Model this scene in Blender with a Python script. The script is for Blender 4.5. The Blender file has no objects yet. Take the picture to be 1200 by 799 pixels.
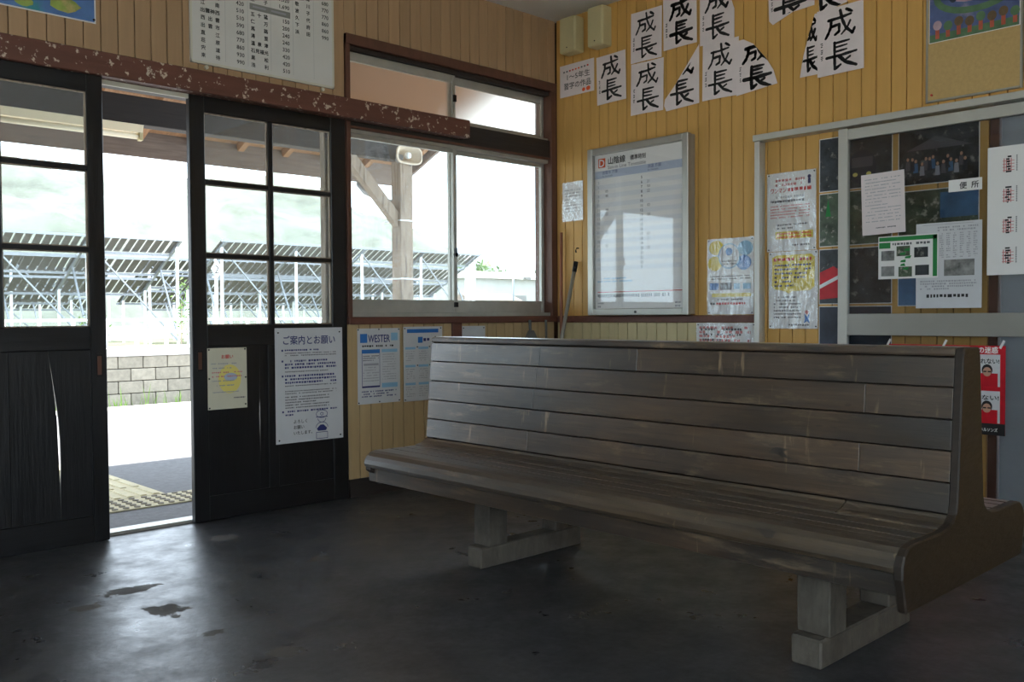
import bpy, bmesh, math, random
from mathutils import Vector, Matrix
random.seed(7)
scene = bpy.context.scene
COL = scene.collection

# ------------------------------------------------------------------ camera, sky, sun, exposure
cam_d = bpy.data.cameras.new('camera')
cam = bpy.data.objects.new('camera', cam_d)
COL.objects.link(cam)
cam_d.sensor_fit = 'HORIZONTAL'
cam_d.sensor_width = 36.0
cam_d.lens = 32.148
cam_d.clip_end = 600
R_ = Vector((0.72620887, -0.68744824, -0.00596673))
U_ = Vector((0.02326302, 0.01589858, 0.99960295))
F_ = Vector((0.68708043, 0.72605933, -0.02753781))
cam.matrix_world = Matrix(((R_.x, U_.x, -F_.x, -4.4533), (R_.y, U_.y, -F_.y, -4.2696), (R_.z, U_.z, -F_.z, 1.0), (0, 0, 0, 1)))
scene.camera = cam

world = bpy.data.worlds.new('sky')
scene.world = world
world.use_nodes = True
bg = world.node_tree.nodes['Background']
bg.inputs['Color'].default_value = (0.74, 0.87, 1.0, 1)
bg.inputs['Strength'].default_value = 4.5

sun_d = bpy.data.lights.new('sun', 'SUN')
sun_d.energy = 20.0
sun_d.angle = math.radians(1.0)
sun_d.color = (1.0, 0.96, 0.9)
sun = bpy.data.objects.new('sun', sun_d)
COL.objects.link(sun)
sun.location = (2, 8, 12)
sun.rotation_euler = Vector((0.12, -0.51, -0.86)).to_track_quat('-Z', 'Y').to_euler()

vs = scene.view_settings
vs.view_transform = 'Standard'
vs.look = 'None'
vs.gamma = 1.0
vs.use_curve_mapping = False
vs.exposure = 0.4
scene.cycles.use_denoising = True
scene.cycles.max_bounces = 10
scene.cycles.diffuse_bounces = 6
scene.cycles.transparent_max_bounces = 16
scene.cycles.sample_clamp_indirect = 12.0

# ------------------------------------------------------------------ materials
def lin(c):
    r = []
    for v in c:
        v /= 255.0
        r.append(v / 12.92 if v <= 0.04045 else ((v + 0.055) / 1.055) ** 2.4)
    return r
MATS = {}
def M(name, col, rough=0.6, var=0.0, scale=6.0, stretch=(1, 1, 1), bump=0.0, metal=0.0, spec=0.5, objrand=0.0, fine=0.0,
      col2=None, c2lo=0.55, c2hi=0.7, c2scale=3.0, c2stretch=(1, 1, 1), bumpscale=None, coat=0.0, rvar=0.0):
    m = bpy.data.materials.new(name)
    MATS[name] = m
    m.use_nodes = True
    nt = m.node_tree
    N, L = nt.nodes, nt.links
    p = N['Principled BSDF']
    p.inputs['Roughness'].default_value = rough
    p.inputs['Metallic'].default_value = metal
    p.inputs['Specular IOR Level'].default_value = spec
    p.inputs['Coat Weight'].default_value = coat
    p.inputs['Coat Roughness'].default_value = 0.3
    c = lin(col)
    p.inputs['Base Color'].default_value = (*c, 1)
    if not (var or bump or objrand or col2 or rvar):
        return m
    tc = N.new('ShaderNodeTexCoord')
    oi = N.new('ShaderNodeObjectInfo')
    add = N.new('ShaderNodeVectorMath'); add.operation = 'MULTIPLY_ADD'
    comb = N.new('ShaderNodeCombineXYZ')
    for i in range(3):
        L.new(oi.outputs['Random'], comb.inputs[i])
    add.inputs[1].default_value = (17.0, 23.0, 31.0)
    L.new(comb.outputs[0], add.inputs[0]); L.new(tc.outputs['Object'], add.inputs[2])
    def noise(sc, st, det=6, rg=0.6):
        mp = N.new('ShaderNodeMapping'); mp.inputs['Scale'].default_value = st
        L.new(add.outputs[0], mp.inputs['Vector'])
        n = N.new('ShaderNodeTexNoise'); n.inputs['Scale'].default_value = sc
        n.inputs['Detail'].default_value = det; n.inputs['Roughness'].default_value = rg
        L.new(mp.outputs[0], n.inputs['Vector'])
        return n
    n1 = noise(scale, stretch)
    ramp = N.new('ShaderNodeValToRGB')
    ramp.color_ramp.elements[0].position = 0.3; ramp.color_ramp.elements[1].position = 0.7
    ramp.color_ramp.elements[0].color = (*[v * (1 - var) for v in c], 1)
    ramp.color_ramp.elements[1].color = (*[min(1, v * (1 + var)) for v in c], 1)
    L.new(n1.outputs['Fac'], ramp.inputs[0])
    out = ramp.outputs[0]
    if col2:
        n2 = noise(c2scale, c2stretch)
        r2 = N.new('ShaderNodeValToRGB')
        r2.color_ramp.elements[0].position = c2lo; r2.color_ramp.elements[1].position = c2hi
        L.new(n2.outputs['Fac'], r2.inputs[0])
        mx = N.new('ShaderNodeMix'); mx.data_type = 'RGBA'
        L.new(r2.outputs[0], mx.inputs['Factor']); L.new(out, mx.inputs['A'])
        mx.inputs['B'].default_value = (*lin(col2), 1)
        out = mx.outputs['Result']
    if objrand:
        mr = N.new('ShaderNodeMapRange')
        mr.inputs['To Min'].default_value = 1 - objrand; mr.inputs['To Max'].default_value = 1 + objrand
        L.new(oi.outputs['Random'], mr.inputs['Value'])
        hv = N.new('ShaderNodeHueSaturation')
        L.new(mr.outputs[0], hv.inputs['Value']); L.new(out, hv.inputs['Color'])
        out = hv.outputs['Color']
    L.new(out, p.inputs['Base Color'])
    if rvar:
        mr = N.new('ShaderNodeMapRange')
        mr.inputs['From Min'].default_value = 0.3; mr.inputs['From Max'].default_value = 0.7
        mr.inputs['To Min'].default_value = rough - rvar; mr.inputs['To Max'].default_value = rough + rvar
        L.new(n1.outputs['Fac'], mr.inputs['Value']); L.new(mr.outputs[0], p.inputs['Roughness'])
    if bump:
        nb = noise(bumpscale or scale * 2, stretch)
        b = N.new('ShaderNodeBump'); b.inputs['Strength'].default_value = bump; b.inputs['Distance'].default_value = 0.02
        L.new(nb.outputs['Fac'], b.inputs['Height']); L.new(b.outputs[0], p.inputs['Normal'])
    return m

VG = (14, 14, 1)     # vertical grain
YG = (14, 1, 14)     # grain along Y
XG = (1, 14, 14)     # grain along X
M('plank_yellow', (204, 158, 86), 0.55, 0.05, 3.0, VG, 0.05, objrand=0.035)
M('plank_cream', (205, 190, 146), 0.55, 0.04, 3.0, VG, 0.05, objrand=0.05)
M('plank_brown', (172, 140, 106), 0.6, 0.07, 3.0, VG, 0.06, objrand=0.07)
M('plank_dado', (186, 158, 116), 0.55, 0.06, 3.0, VG, 0.06, objrand=0.06)
M('groove', (70, 44, 22), 0.8)
M('paint_redbrown', (104, 64, 52), 0.5, 0.18, 4.0, XG, 0.08)
M('lintel_paint', (104, 64, 52), 0.55, 0.16, 3.0, (1, 6, 6), 0.15, col2=(205, 190, 172), c2lo=0.60, c2hi=0.64, c2scale=34.0, c2stretch=(1, 2, 1.0))
M('frame_brown', (96, 62, 48), 0.5, 0.18, 4.0, (6, 6, 2), 0.06)
M('door_dark', (22, 22, 25), 0.36, 0.3, 3.0, VG, 0.12, rvar=0.08)
M('door_dark_h', (22, 22, 25), 0.36, 0.3, 3.0, XG, 0.12, rvar=0.08)
M('dark_wood', (46, 40, 38), 0.6, 0.3, 3.0, XG, 0.1)
M('aluminium', (172, 170, 162), 0.38, 0.06, 4.0, (1, 1, 1), metal=0.65)
M('aluminium_old', (180, 178, 170), 0.42, 0.14, 5.0, (1, 1, 1), metal=0.45)
M('alu_white', (198, 196, 188), 0.35, 0.04, 4.0, metal=0.35)
M('dark_metal', (40, 40, 42), 0.4, metal=0.6)
M('grey_panel', (170, 173, 178), 0.5, 0.05, 3.0)
M('ceiling_paint', (228, 229, 228), 0.8, 0.08, 2.0)
M('wall_paint', (190, 180, 158), 0.8, 0.08, 2.0)
M('bench_end', (42, 33, 26), 0.5, 0.35, 2.5, (4, 4, 16), 0.2, objrand=0.06)
M('leg_wood', (96, 89, 80), 0.75, 0.28, 4.0, (6, 6, 2), 0.3, col2=(62, 56, 50), c2lo=0.5, c2hi=0.7, c2scale=4.0)
M('paper_white', (232, 230, 228), 0.7)
M('paper_old', (222, 214, 204), 0.75, 0.05, 8.0)
M('paper_band', (220, 221, 224), 0.7)
M('paper_grey', (205, 205, 208), 0.7, 0.04, 8.0)
M('paper_pink', (224, 212, 212), 0.7, 0.04, 10)
M('paper_yellowed', (212, 206, 184), 0.7, 0.05, 8)
M('laminate', (226, 226, 226), 0.5, 0.03, 5)
M('board_white', (214, 212, 208), 0.45, 0.03, 6)
M('board_frame', (208, 204, 188), 0.5)
M('cork', (190, 160, 106), 0.85, 0.08, 60, (1, 1, 1), 0.1)
M('ink_black', (22, 20, 22), 0.6)
M('ink_sumi', (14, 13, 14), 0.5)
M('ink_grey', (96, 96, 100), 0.7)
M('ink_light', (160, 160, 166), 0.7)
M('ink_navy', (46, 50, 110), 0.6)
M('ink_blue', (44, 112, 186), 0.6)
M('ink_lightblue', (140, 186, 216), 0.6)
M('ink_palelav', (178, 188, 208), 0.6)
M('ink_red', (196, 48, 44), 0.6)
M('ink_orange', (226, 92, 44), 0.6)
M('ink_pink', (206, 130, 130), 0.6)
M('ink_yellow', (220, 198, 66), 0.6)
M('ink_paleyellow', (232, 216, 120), 0.6)
M('ink_green', (30, 128, 62), 0.6)
M('ink_white', (236, 236, 236), 0.6)
M('ink_greyband', (140, 140, 136), 0.6)
M('red_poster', (196, 24, 40), 0.35, 0.2, 14, (1, 1, 1))
M('skin_tone', (196, 150, 124), 0.6)
M('print_navy', (40, 48, 64), 0.3, 0.5, 9, (1, 1, 1))
M('print_darkphoto', (52, 58, 62), 0.3, 0.7, 16, (1, 1, 1), col2=(150, 150, 142), c2lo=0.58, c2hi=0.70, c2scale=22)
M('print_bluephoto', (70, 112, 150), 0.3, 0.4, 6, (1, 1, 1))
M('print_greenphoto', (74, 88, 70), 0.3, 0.6, 14, (1, 1, 1), col2=(176, 172, 160), c2lo=0.56, c2hi=0.66, c2scale=26)
M('print_greyphoto', (120, 120, 118), 0.5, 0.7, 24)
M('painting', (80, 94, 138), 0.7, 0.3, 10, (1, 1, 1), col2=(150, 140, 160), c2lo=0.56, c2hi=0.7, c2scale=7)
M('painting_green', (84, 116, 84), 0.7, 0.25, 16)
M('painting_red', (176, 88, 66), 0.7, 0.2, 16)
M('painting_brown', (104, 84, 60), 0.7, 0.3, 20)
M('painting_pink', (176, 150, 160), 0.7, 0.3, 12)
M('map_sea', (84, 120, 176), 0.4, 0.25, 8, (1, 1, 1), col2=(60, 140, 150), c2lo=0.5, c2hi=0.65, c2scale=5)
M('map_land', (150, 170, 84), 0.4, 0.3, 12, col2=(196, 176, 120), c2lo=0.5, c2hi=0.62, c2scale=9)
M('speaker_cream', (196, 184, 142), 0.5, 0.06, 6)
M('stick_wood', (150, 96, 72), 0.5, 0.2, 6, VG)
M('stick_metal', (170, 170, 164), 0.35, metal=0.6)
M('plastic_grey', (110, 110, 106), 0.5)
# outside
M('asphalt', (112, 112, 114), 0.9, 0.18, 30, (1, 1, 1), 0.2, fine=1)
M('concrete_edge', (186, 183, 175), 0.9, 0.12, 10)
M('tactile', (206, 196, 160), 0.8, 0.10, 14)
M('tactile_dark', (120, 112, 96), 0.8)
M('block', (132, 126, 113), 0.9, 0.2, 9, (1, 1, 1), 0.3, objrand=0.10)
M('mortar', (88, 84, 76), 0.9, 0.2, 20)
M('ballast', (120, 112, 104), 0.95, 0.35, 40)
M('weed', (110, 140, 62), 0.8, 0.35, 8)
M('field', (72, 76, 50), 0.95, 0.25, 3)
M('canopy_dark', (40, 34, 31), 0.75, 0.25, 4, XG, 0.1)
M('canopy_wood', (150, 112, 78), 0.75, 0.22, 4, YG, 0.1)
M('canopy_beam', (118, 104, 94), 0.8, 0.22, 4, XG, 0.15)
M('post_wood', (150, 134, 118), 0.8, 0.24, 4, VG, 0.3, col2=(96, 84, 74), c2lo=0.55, c2hi=0.66, c2scale=6, c2stretch=(10, 10, 0.7))
M('pipe_grey', (120, 118, 116), 0.5)
M('horn', (206, 190, 168), 0.5)
M('lamp_white', (238, 224, 192), 0.4)
M('white_paint', (225, 228, 232), 0.5)
M('panel_back', (94, 92, 92), 0.6, 0.15, 4)
M('galvanised', (140, 145, 153), 0.5, 0.08, 4, metal=0.2)
M('forest', (76, 82, 74), 0.95, 0.35, 0.35, (1, 1, 1), col2=(98, 104, 96), c2lo=0.45, c2hi=0.65, c2scale=0.12)  # greyed green, distance haze is put into the colour
M('house_wall', (176, 174, 170), 0.8, 0.04, 1)
M('roof_tile', (120, 116, 116), 0.7, 0.1, 6)
M('shrub', (92, 118, 60), 0.9, 0.35, 1.5)

def glass(name, tint=(0.93, 0.96, 0.95), spec=1.0, dust=0.04):
    m = bpy.data.materials.new(name); MATS[name] = m
    m.use_nodes = True
    N, L = m.node_tree.nodes, m.node_tree.links
    N.remove(N['Principled BSDF'])
    o = N['Material Output']
    t = N.new('ShaderNodeBsdfTransparent'); t.inputs[0].default_value = (*tint, 1)
    g = N.new('ShaderNodeBsdfGlossy'); g.inputs['Roughness'].default_value = 0.02; g.inputs[0].default_value = (spec, spec, spec, 1)
    d = N.new('ShaderNodeBsdfTranslucent'); d.inputs[0].default_value = (0.8, 0.82, 0.84, 1)
    lw = N.new('ShaderNodeLayerWeight'); lw.inputs[0].default_value = 0.5
    pw = N.new('ShaderNodeMath'); pw.operation = 'POWER'; pw.inputs[1].default_value = 5.0
    f = N.new('ShaderNodeMath'); f.operation = 'MULTIPLY_ADD'; f.inputs[1].default_value = 0.96; f.inputs[2].default_value = 0.04
    L.new(lw.outputs['Facing'], pw.inputs[0]); L.new(pw.outputs[0], f.inputs[0])
    a = N.new('ShaderNodeMixShader'); a.inputs[0].default_value = dust
    L.new(t.outputs[0], a.inputs[1]); L.new(d.outputs[0], a.inputs[2])
    b = N.new('ShaderNodeMixShader')
    L.new(f.outputs[0], b.inputs[0]); L.new(a.outputs[0], b.inputs[1]); L.new(g.outputs[0], b.inputs[2])
    L.new(b.outputs[0], o.inputs[0])
    return m
glass('glass_clear')
glass('glass_door', dust=0.025)
glass('glass_case', (0.98, 0.98, 0.98), 1.0, 0.0)
glass('glass_inner', (0.86, 0.87, 0.88), 1.0, 0.0)
def frosted():
    m = bpy.data.materials.new('glass_frosted'); MATS['glass_frosted'] = m
    m.use_nodes = True
    N, L = m.node_tree.nodes, m.node_tree.links
    N.remove(N['Principled BSDF'])
    o = N['Material Output']
    r = N.new('ShaderNodeBsdfRefraction'); r.inputs['Roughness'].default_value = 0.30; r.inputs['IOR'].default_value = 1.06
    r.inputs[0].default_value = (0.74, 0.71, 0.66, 1)
    t = N.new('ShaderNodeBsdfTranslucent'); t.inputs[0].default_value = (0.75, 0.76, 0.78, 1)
    mx = N.new('ShaderNodeMixShader'); mx.inputs[0].default_value = 0.05
    L.new(r.outputs[0], mx.inputs[1]); L.new(t.outputs[0], mx.inputs[2])
    n = N.new('ShaderNodeTexNoise'); n.inputs['Scale'].default_value = 160
    b = N.new('ShaderNodeBump'); b.inputs['Strength'].default_value = 0.4; b.inputs['Distance'].default_value = 0.01
    L.new(n.outputs[0], b.inputs['Height']); L.new(b.outputs[0], r.inputs['Normal'])
    L.new(mx.outputs[0], o.inputs[0])
frosted()

def film():
    m = bpy.data.materials.new('clear_film'); MATS['clear_film'] = m
    m.use_nodes = True
    N, L = m.node_tree.nodes, m.node_tree.links
    N.remove(N['Principled BSDF'])
    t = N.new('ShaderNodeBsdfTransparent')
    g = N.new('ShaderNodeBsdfGlossy'); g.inputs['Roughness'].default_value = 0.12
    tc = N.new('ShaderNodeTexCoord'); mp = N.new('ShaderNodeMapping'); mp.inputs['Scale'].default_value = (1, 2.2, 0.8)
    n = N.new('ShaderNodeTexNoise'); n.inputs['Scale'].default_value = 7; n.inputs['Detail'].default_value = 3
    b = N.new('ShaderNodeBump'); b.inputs['Strength'].default_value = 0.9; b.inputs['Distance'].default_value = 0.03
    L.new(tc.outputs['Object'], mp.inputs[0]); L.new(mp.outputs[0], n.inputs['Vector']); L.new(n.outputs[0], b.inputs['Height']); L.new(b.outputs[0], g.inputs['Normal'])
    x = N.new('ShaderNodeMixShader'); x.inputs[0].default_value = 0.13
    L.new(t.outputs[0], x.inputs[1]); L.new(g.outputs[0], x.inputs[2]); L.new(x.outputs[0], N['Material Output'].inputs[0])
film()
CHIPS = [(-3.17, -1.19, .085, .10), (-3.19, -.88, .12, .06), (-3.37, -.97, .08, .05), (-2.56, -.37, .09, .06), (-2.45, -.99, .08, .05), (-3.17, -1.53, .06, .05), (-3.10, -1.83, .08, .06)]
def bench_mat(name, dark, brown, worn, rough):
    m = bpy.data.materials.new(name); MATS[name] = m
    m.use_nodes = True
    N, L = m.node_tree.nodes, m.node_tree.links
    p = N['Principled BSDF']
    tc = N.new('ShaderNodeTexCoord'); oi = N.new('ShaderNodeObjectInfo')
    cb_ = N.new('ShaderNodeCombineXYZ'); ad = N.new('ShaderNodeVectorMath'); ad.operation = 'MULTIPLY_ADD'
    for i in range(3): L.new(oi.outputs['Random'], cb_.inputs[i])
    ad.inputs[1].default_value = (13, 29, 37); L.new(cb_.outputs[0], ad.inputs[0]); L.new(tc.outputs['Object'], ad.inputs[2])
    def noise(sc, st, det=8, rg=.65):
        mp = N.new('ShaderNodeMapping'); mp.inputs['Scale'].default_value = st; L.new(ad.outputs[0], mp.inputs[0])
        n = N.new('ShaderNodeTexNoise'); n.inputs['Scale'].default_value = sc; n.inputs['Detail'].default_value = det; n.inputs['Roughness'].default_value = rg
        L.new(mp.outputs[0], n.inputs['Vector']); return n.outputs[0]
    def ramp(src, lo, hi, c0=(0, 0, 0), c1=(1, 1, 1)):
        r = N.new('ShaderNodeValToRGB'); r.color_ramp.elements[0].position = lo; r.color_ramp.elements[1].position = hi
        r.color_ramp.elements[0].color = (*c0, 1); r.color_ramp.elements[1].color = (*c1, 1); L.new(src, r.inputs[0]); return r.outputs[0]
    def mix(f, a_, b_, mode='MIX', k=None):
        x = N.new('ShaderNodeMix'); x.data_type = 'RGBA'; x.blend_type = mode
        if k is not None: x.inputs['Factor'].default_value = k
        else: L.new(f, x.inputs['Factor'])
        for q, nm in ((a_, 'A'), (b_, 'B')):
            if isinstance(q, tuple): x.inputs[nm].default_value = (*q, 1)
            else: L.new(q, x.inputs[nm])
        return x.outputs['Result']
    grain = noise(3.0, (30, 1.1, 30))
    c = mix(ramp(noise(1.6, (2, 1.2, 2), 5), .38, .64), tuple(lin(dark)), tuple(lin(brown)))
    c = mix(None, c, ramp(grain, .30, .70, (.45, .45, .45), (1.5, 1.5, 1.5)), 'MULTIPLY', 1.0)
    c = mix(ramp(noise(2.2, (8, 1.5, 8), 9, .72), .56, .70), c, tuple(lin(worn)))                 # rubbed pale patches
    c = mix(ramp(noise(5.0, (6, 5, .5), 6, .6), .64, .72), c, tuple(lin([v * 1.15 for v in worn])))  # runs of old drips
    c = mix(ramp(noise(3.2, (4, 2.5, 9), 2, .4), .70, .74), c, tuple(lin([v * .45 for v in dark])))  # dark knots and dents
    hv = N.new('ShaderNodeHueSaturation'); mr = N.new('ShaderNodeMapRange'); mr.inputs['To Min'].default_value = .78; mr.inputs['To Max'].default_value = 1.25
    L.new(oi.outputs['Random'], mr.inputs['Value']); L.new(mr.outputs[0], hv.inputs['Value']); L.new(c, hv.inputs['Color']); L.new(hv.outputs[0], p.inputs['Base Color'])
    rr = N.new('ShaderNodeMapRange'); rr.inputs['From Min'].default_value = .3; rr.inputs['From Max'].default_value = .7
    rr.inputs['To Min'].default_value = rough - .09; rr.inputs['To Max'].default_value = rough + .12
    L.new(noise(3.5, (6, 1, 6)), rr.inputs['Value']); L.new(rr.outputs[0], p.inputs['Roughness'])
    p.inputs['Specular IOR Level'].default_value = 1.0; p.inputs['Coat Weight'].default_value = .9; p.inputs['Coat Roughness'].default_value = .33
    bp = N.new('ShaderNodeBump'); bp.inputs['Strength'].default_value = .35; bp.inputs['Distance'].default_value = .006
    L.new(grain, bp.inputs['Height']); L.new(bp.outputs[0], p.inputs['Normal'])
bench_mat('bench_wood', (42, 35, 30), (82, 63, 46), (122, 104, 82), .37)
bench_mat('bench_seat', (46, 39, 32), (80, 65, 48), (120, 104, 84), .35)
def floor_mat():
    m = bpy.data.materials.new('floor_concrete'); MATS['floor_concrete'] = m
    m.use_nodes = True
    N, L = m.node_tree.nodes, m.node_tree.links
    p = N['Principled BSDF']
    tc = N.new('ShaderNodeTexCoord')
    def noise(sc, det=8, rg=0.6, off=(0, 0, 0), st=(1, 1, 1)):
        mp = N.new('ShaderNodeMapping'); mp.inputs['Location'].default_value = off; mp.inputs['Scale'].default_value = st
        L.new(tc.outputs['Object'], mp.inputs[0])
        n = N.new('ShaderNodeTexNoise'); n.inputs['Scale'].default_value = sc
        n.inputs['Detail'].default_value = det; n.inputs['Roughness'].default_value = rg
        L.new(mp.outputs[0], n.inputs['Vector']); return n
    def ramp(src, a, b, ca, cb):
        r = N.new('ShaderNodeValToRGB')
        r.color_ramp.elements[0].position = a; r.color_ramp.elements[1].position = b
        r.color_ramp.elements[0].color = (*ca, 1); r.color_ramp.elements[1].color = (*cb, 1)
        L.new(src, r.inputs[0]); return r
    base = ramp(noise(2.2).outputs[0], 0.3, 0.72, lin((52, 53, 57)), lin((72, 73, 77)))
    fine = ramp(noise(45, 4).outputs[0], 0.35, 0.65, (0.75, 0.75, 0.75), (1.25, 1.25, 1.25))
    mul = N.new('ShaderNodeMix'); mul.data_type = 'RGBA'; mul.blend_type = 'MULTIPLY'; mul.inputs['Factor'].default_value = 1
    L.new(base.outputs[0], mul.inputs['A']); L.new(fine.outputs[0], mul.inputs['B'])
    sep = N.new('ShaderNodeSeparateXYZ'); L.new(tc.outputs['Object'], sep.inputs[0])
    def math_(op, a_, b_=None, c_=None):
        n = N.new('ShaderNodeMath'); n.operation = op
        for i, q in enumerate((a_, b_, c_)):
            if q is None: continue
            if hasattr(q, 'type') and hasattr(q, 'node'): L.new(q, n.inputs[i])
            else: n.inputs[i].default_value = q
        return n.outputs[0]
    dist = None
    for wx, wy, ra_, rb_ in CHIPS:      # chipped spots of the screed
        dx = math_('DIVIDE', math_('SUBTRACT', sep.outputs[0], wx + 3.2), ra_); dy = math_('DIVIDE', math_('SUBTRACT', sep.outputs[1], wy + 3.47), rb_)
        q = math_('SQRT', math_('ADD', math_('MULTIPLY', dx, dx), math_('MULTIPLY', dy, dy)))
        dist = q if dist is None else math_('MINIMUM', dist, q)
    wob = math_('MULTIPLY_ADD', noise(9, 10, 0.7, (2, 5, 0)).outputs[0], 3.0, -1.5)
    patch = ramp(math_('ADD', dist, wob), 0.72, 0.80, (1, 1, 1), (0, 0, 0))
    mx = N.new('ShaderNodeMix'); mx.data_type = 'RGBA'
    L.new(patch.outputs[0], mx.inputs['Factor']); L.new(mul.outputs['Result'], mx.inputs['A'])
    mx.inputs['B'].default_value = (*lin((78, 72, 66)), 1)
    L.new(mx.outputs['Result'], p.inputs['Base Color'])
    rr = N.new('ShaderNodeMapRange')
    rr.inputs['From Min'].default_value = 0.35; rr.inputs['From Max'].default_value = 0.7
    rr.inputs['To Min'].default_value = 0.27; rr.inputs['To Max'].default_value = 0.52
    L.new(noise(6, 10, 0.65, (9, 4, 0)).outputs[0], rr.inputs['Value'])
    ra = N.new('ShaderNodeMath'); ra.operation = 'MULTIPLY_ADD'; ra.inputs[1].default_value = 0.35
    L.new(patch.outputs[0], ra.inputs[0]); L.new(rr.outputs[0], ra.inputs[2]); L.new(ra.outputs[0], p.inputs['Roughness'])
    p.inputs['Specular IOR Level'].default_value = 0.8
    hb = N.new('ShaderNodeMath'); hb.operation = 'MULTIPLY_ADD'; hb.inputs[1].default_value = -0.35
    L.new(patch.outputs[0], hb.inputs[0]); L.new(noise(16, 10, 0.72).outputs[0], hb.inputs[2])
    b = N.new('ShaderNodeBump'); b.inputs['Strength'].default_value = 0.26; b.inputs['Distance'].default_value = 0.008
    L.new(hb.outputs[0], b.inputs['Height']); L.new(b.outputs[0], p.inputs['Normal'])
floor_mat()

# ------------------------------------------------------------------ mesh helpers (all coordinates in metres, world space)
ORG = {}
def origin_of(o):
    return ORG.get(o.name, Vector((0, 0, 0))) if o else Vector((0, 0, 0))
def link(name, mesh, parent, org):
    o = bpy.data.objects.new(name, mesh)
    COL.objects.link(o)
    if parent:
        o.parent = parent
        o.location = org - origin_of(parent)
    else:
        o.location = org
    ORG[o.name] = org.copy()
    return o
def tag(o, label=None, cat=None, group=None, kind=None):
    if label: o['label'] = label
    if cat: o['category'] = cat
    if group: o['group'] = group
    if kind: o['kind'] = kind
    return o
def thing(name, loc, label, cat, group=None):
    o = link(name, None, None, Vector(loc))
    o.empty_display_size = 0.1
    return tag(o, label, cat, group)
def struct(name, loc, label=None):
    o = link(name, None, None, Vector(loc))
    return tag(o, label, None, None, 'structure')

class MB:
    def __init__(s):
        s.v, s.f = [], []
    def add(s, vs_, fs_):
        n = len(s.v)
        s.v += [tuple(v) for v in vs_]
        s.f += [tuple(i + n for i in f) for f in fs_]
        return s
    def box(s, x0, x1, y0, y1, z0, z1):
        vs_ = [(x, y, z) for z in (z0, z1) for y in (y0, y1) for x in (x0, x1)]
        return s.add(vs_, [(0, 2, 3, 1), (4, 5, 7, 6), (0, 1, 5, 4), (2, 6, 7, 3), (0, 4, 6, 2), (1, 3, 7, 5)])
    def bar(s, a, b, w, h, up=(0, 0, 1)):
        a, b = Vector(a), Vector(b)
        d = (b - a).normalized(); u = Vector(up)
        if abs(d.dot(u)) > 0.98: u = Vector((0, 1, 0))
        r = d.cross(u).normalized() * (w / 2); t = r.cross(d).normalized() * (h / 2)
        vs_ = [p + i * r + j * t for p in (a, b) for i, j in ((-1, -1), (1, -1), (1, 1), (-1, 1))]
        return s.add(vs_, [(3, 2, 1, 0), (4, 5, 6, 7), (0, 1, 5, 4), (1, 2, 6, 5), (2, 3, 7, 6), (3, 0, 4, 7)])
    def tube(s, pts, rad, n=10, caps=True):
        pts = [Vector(p) for p in pts]
        rads = rad if isinstance(rad, (list, tuple)) else [rad] * len(pts)
        rings = []
        for i, p in enumerate(pts):
            d = (pts[min(i + 1, len(pts) - 1)] - pts[max(i - 1, 0)]).normalized()
            u = Vector((0, 0, 1)) if abs(d.z) < 0.9 else Vector((1, 0, 0))
            a = d.cross(u).normalized(); b = d.cross(a).normalized()
            rings.append([p + (a * math.cos(2 * math.pi * k / n) + b * math.sin(2 * math.pi * k / n)) * rads[i] for k in range(n)])
        vs_ = [v for r in rings for v in r]; fs_ = []
        for i in range(len(rings) - 1):
            for k in range(n):
                fs_.append((i * n + k, i * n + (k + 1) % n, (i + 1) * n + (k + 1) % n, (i + 1) * n + k))
        if caps:
            fs_.append(tuple(range(n - 1, -1, -1))); fs_.append(tuple((len(rings) - 1) * n + k for k in range(n)))
        return s.add(vs_, fs_)
    def prism(s, poly, axis, a0, a1):
        n = len(poly)
        def pt(p, a):
            return {'x': (a, p[0], p[1]), 'y': (p[0], a, p[1]), 'z': (p[0], p[1], a)}[axis]
        vs_ = [pt(p, a0) for p in poly] + [pt(p, a1) for p in poly]
        fs_ = [tuple(range(n)), tuple(range(2 * n - 1, n - 1, -1))] + [(i, i + n, (i + 1) % n + n, (i + 1) % n) for i in range(n)]
        return s.add(vs_, fs_)
    def build(s, name, mat, parent=None, bevel=0.0, smooth=False, org=None):
        if org is None:
            if parent: org = origin_of(parent)
            else:
                xs = [v[0] for v in s.v]; ys = [v[1] for v in s.v]; zs = [v[2] for v in s.v]
                org = Vector(((min(xs) + max(xs)) / 2, (min(ys) + max(ys)) / 2, min(zs)))
        org = Vector(org)
        me = bpy.data.meshes.new(name)
        me.from_pydata([tuple(Vector(v) - org) for v in s.v], [], s.f)
        bm = bmesh.new(); bm.from_mesh(me)
        bmesh.ops.recalc_face_normals(bm, faces=bm.faces)
        if bevel > 0:
            bmesh.ops.bevel(bm, geom=[e for e in bm.edges if len(e.link_faces) == 2 and e.calc_face_angle(0) > 0.5], offset=bevel, segments=1, affect='EDGES', clamp_overlap=True)
        bm.to_mesh(me); bm.free()
        me.materials.append(MATS[mat])
        if smooth:
            for p in me.polygons: p.use_smooth = True
        return link(name, me, parent, org)
def B(name, x0, x1, y0, y1, z0, z1, mat, parent=None, bevel=0.0):
    c = None
    if parent: c = Vector(((x0 + x1) / 2, (y0 + y1) / 2, z0))
    return MB().box(min(x0, x1), max(x0, x1), min(y0, y1), max(y0, y1), z0, z1).build(name, mat, parent, bevel, org=c)
def copy_tree(o, parent=None, offset=Vector((0, 0, 0))):
    c = o.copy(); COL.objects.link(c)
    ORG[c.name] = ORG[o.name] + offset
    c.parent = parent
    if parent is None: c.location = o.location + offset
    for ch in list(o.children): copy_tree(ch, c, offset)
    return c

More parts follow.
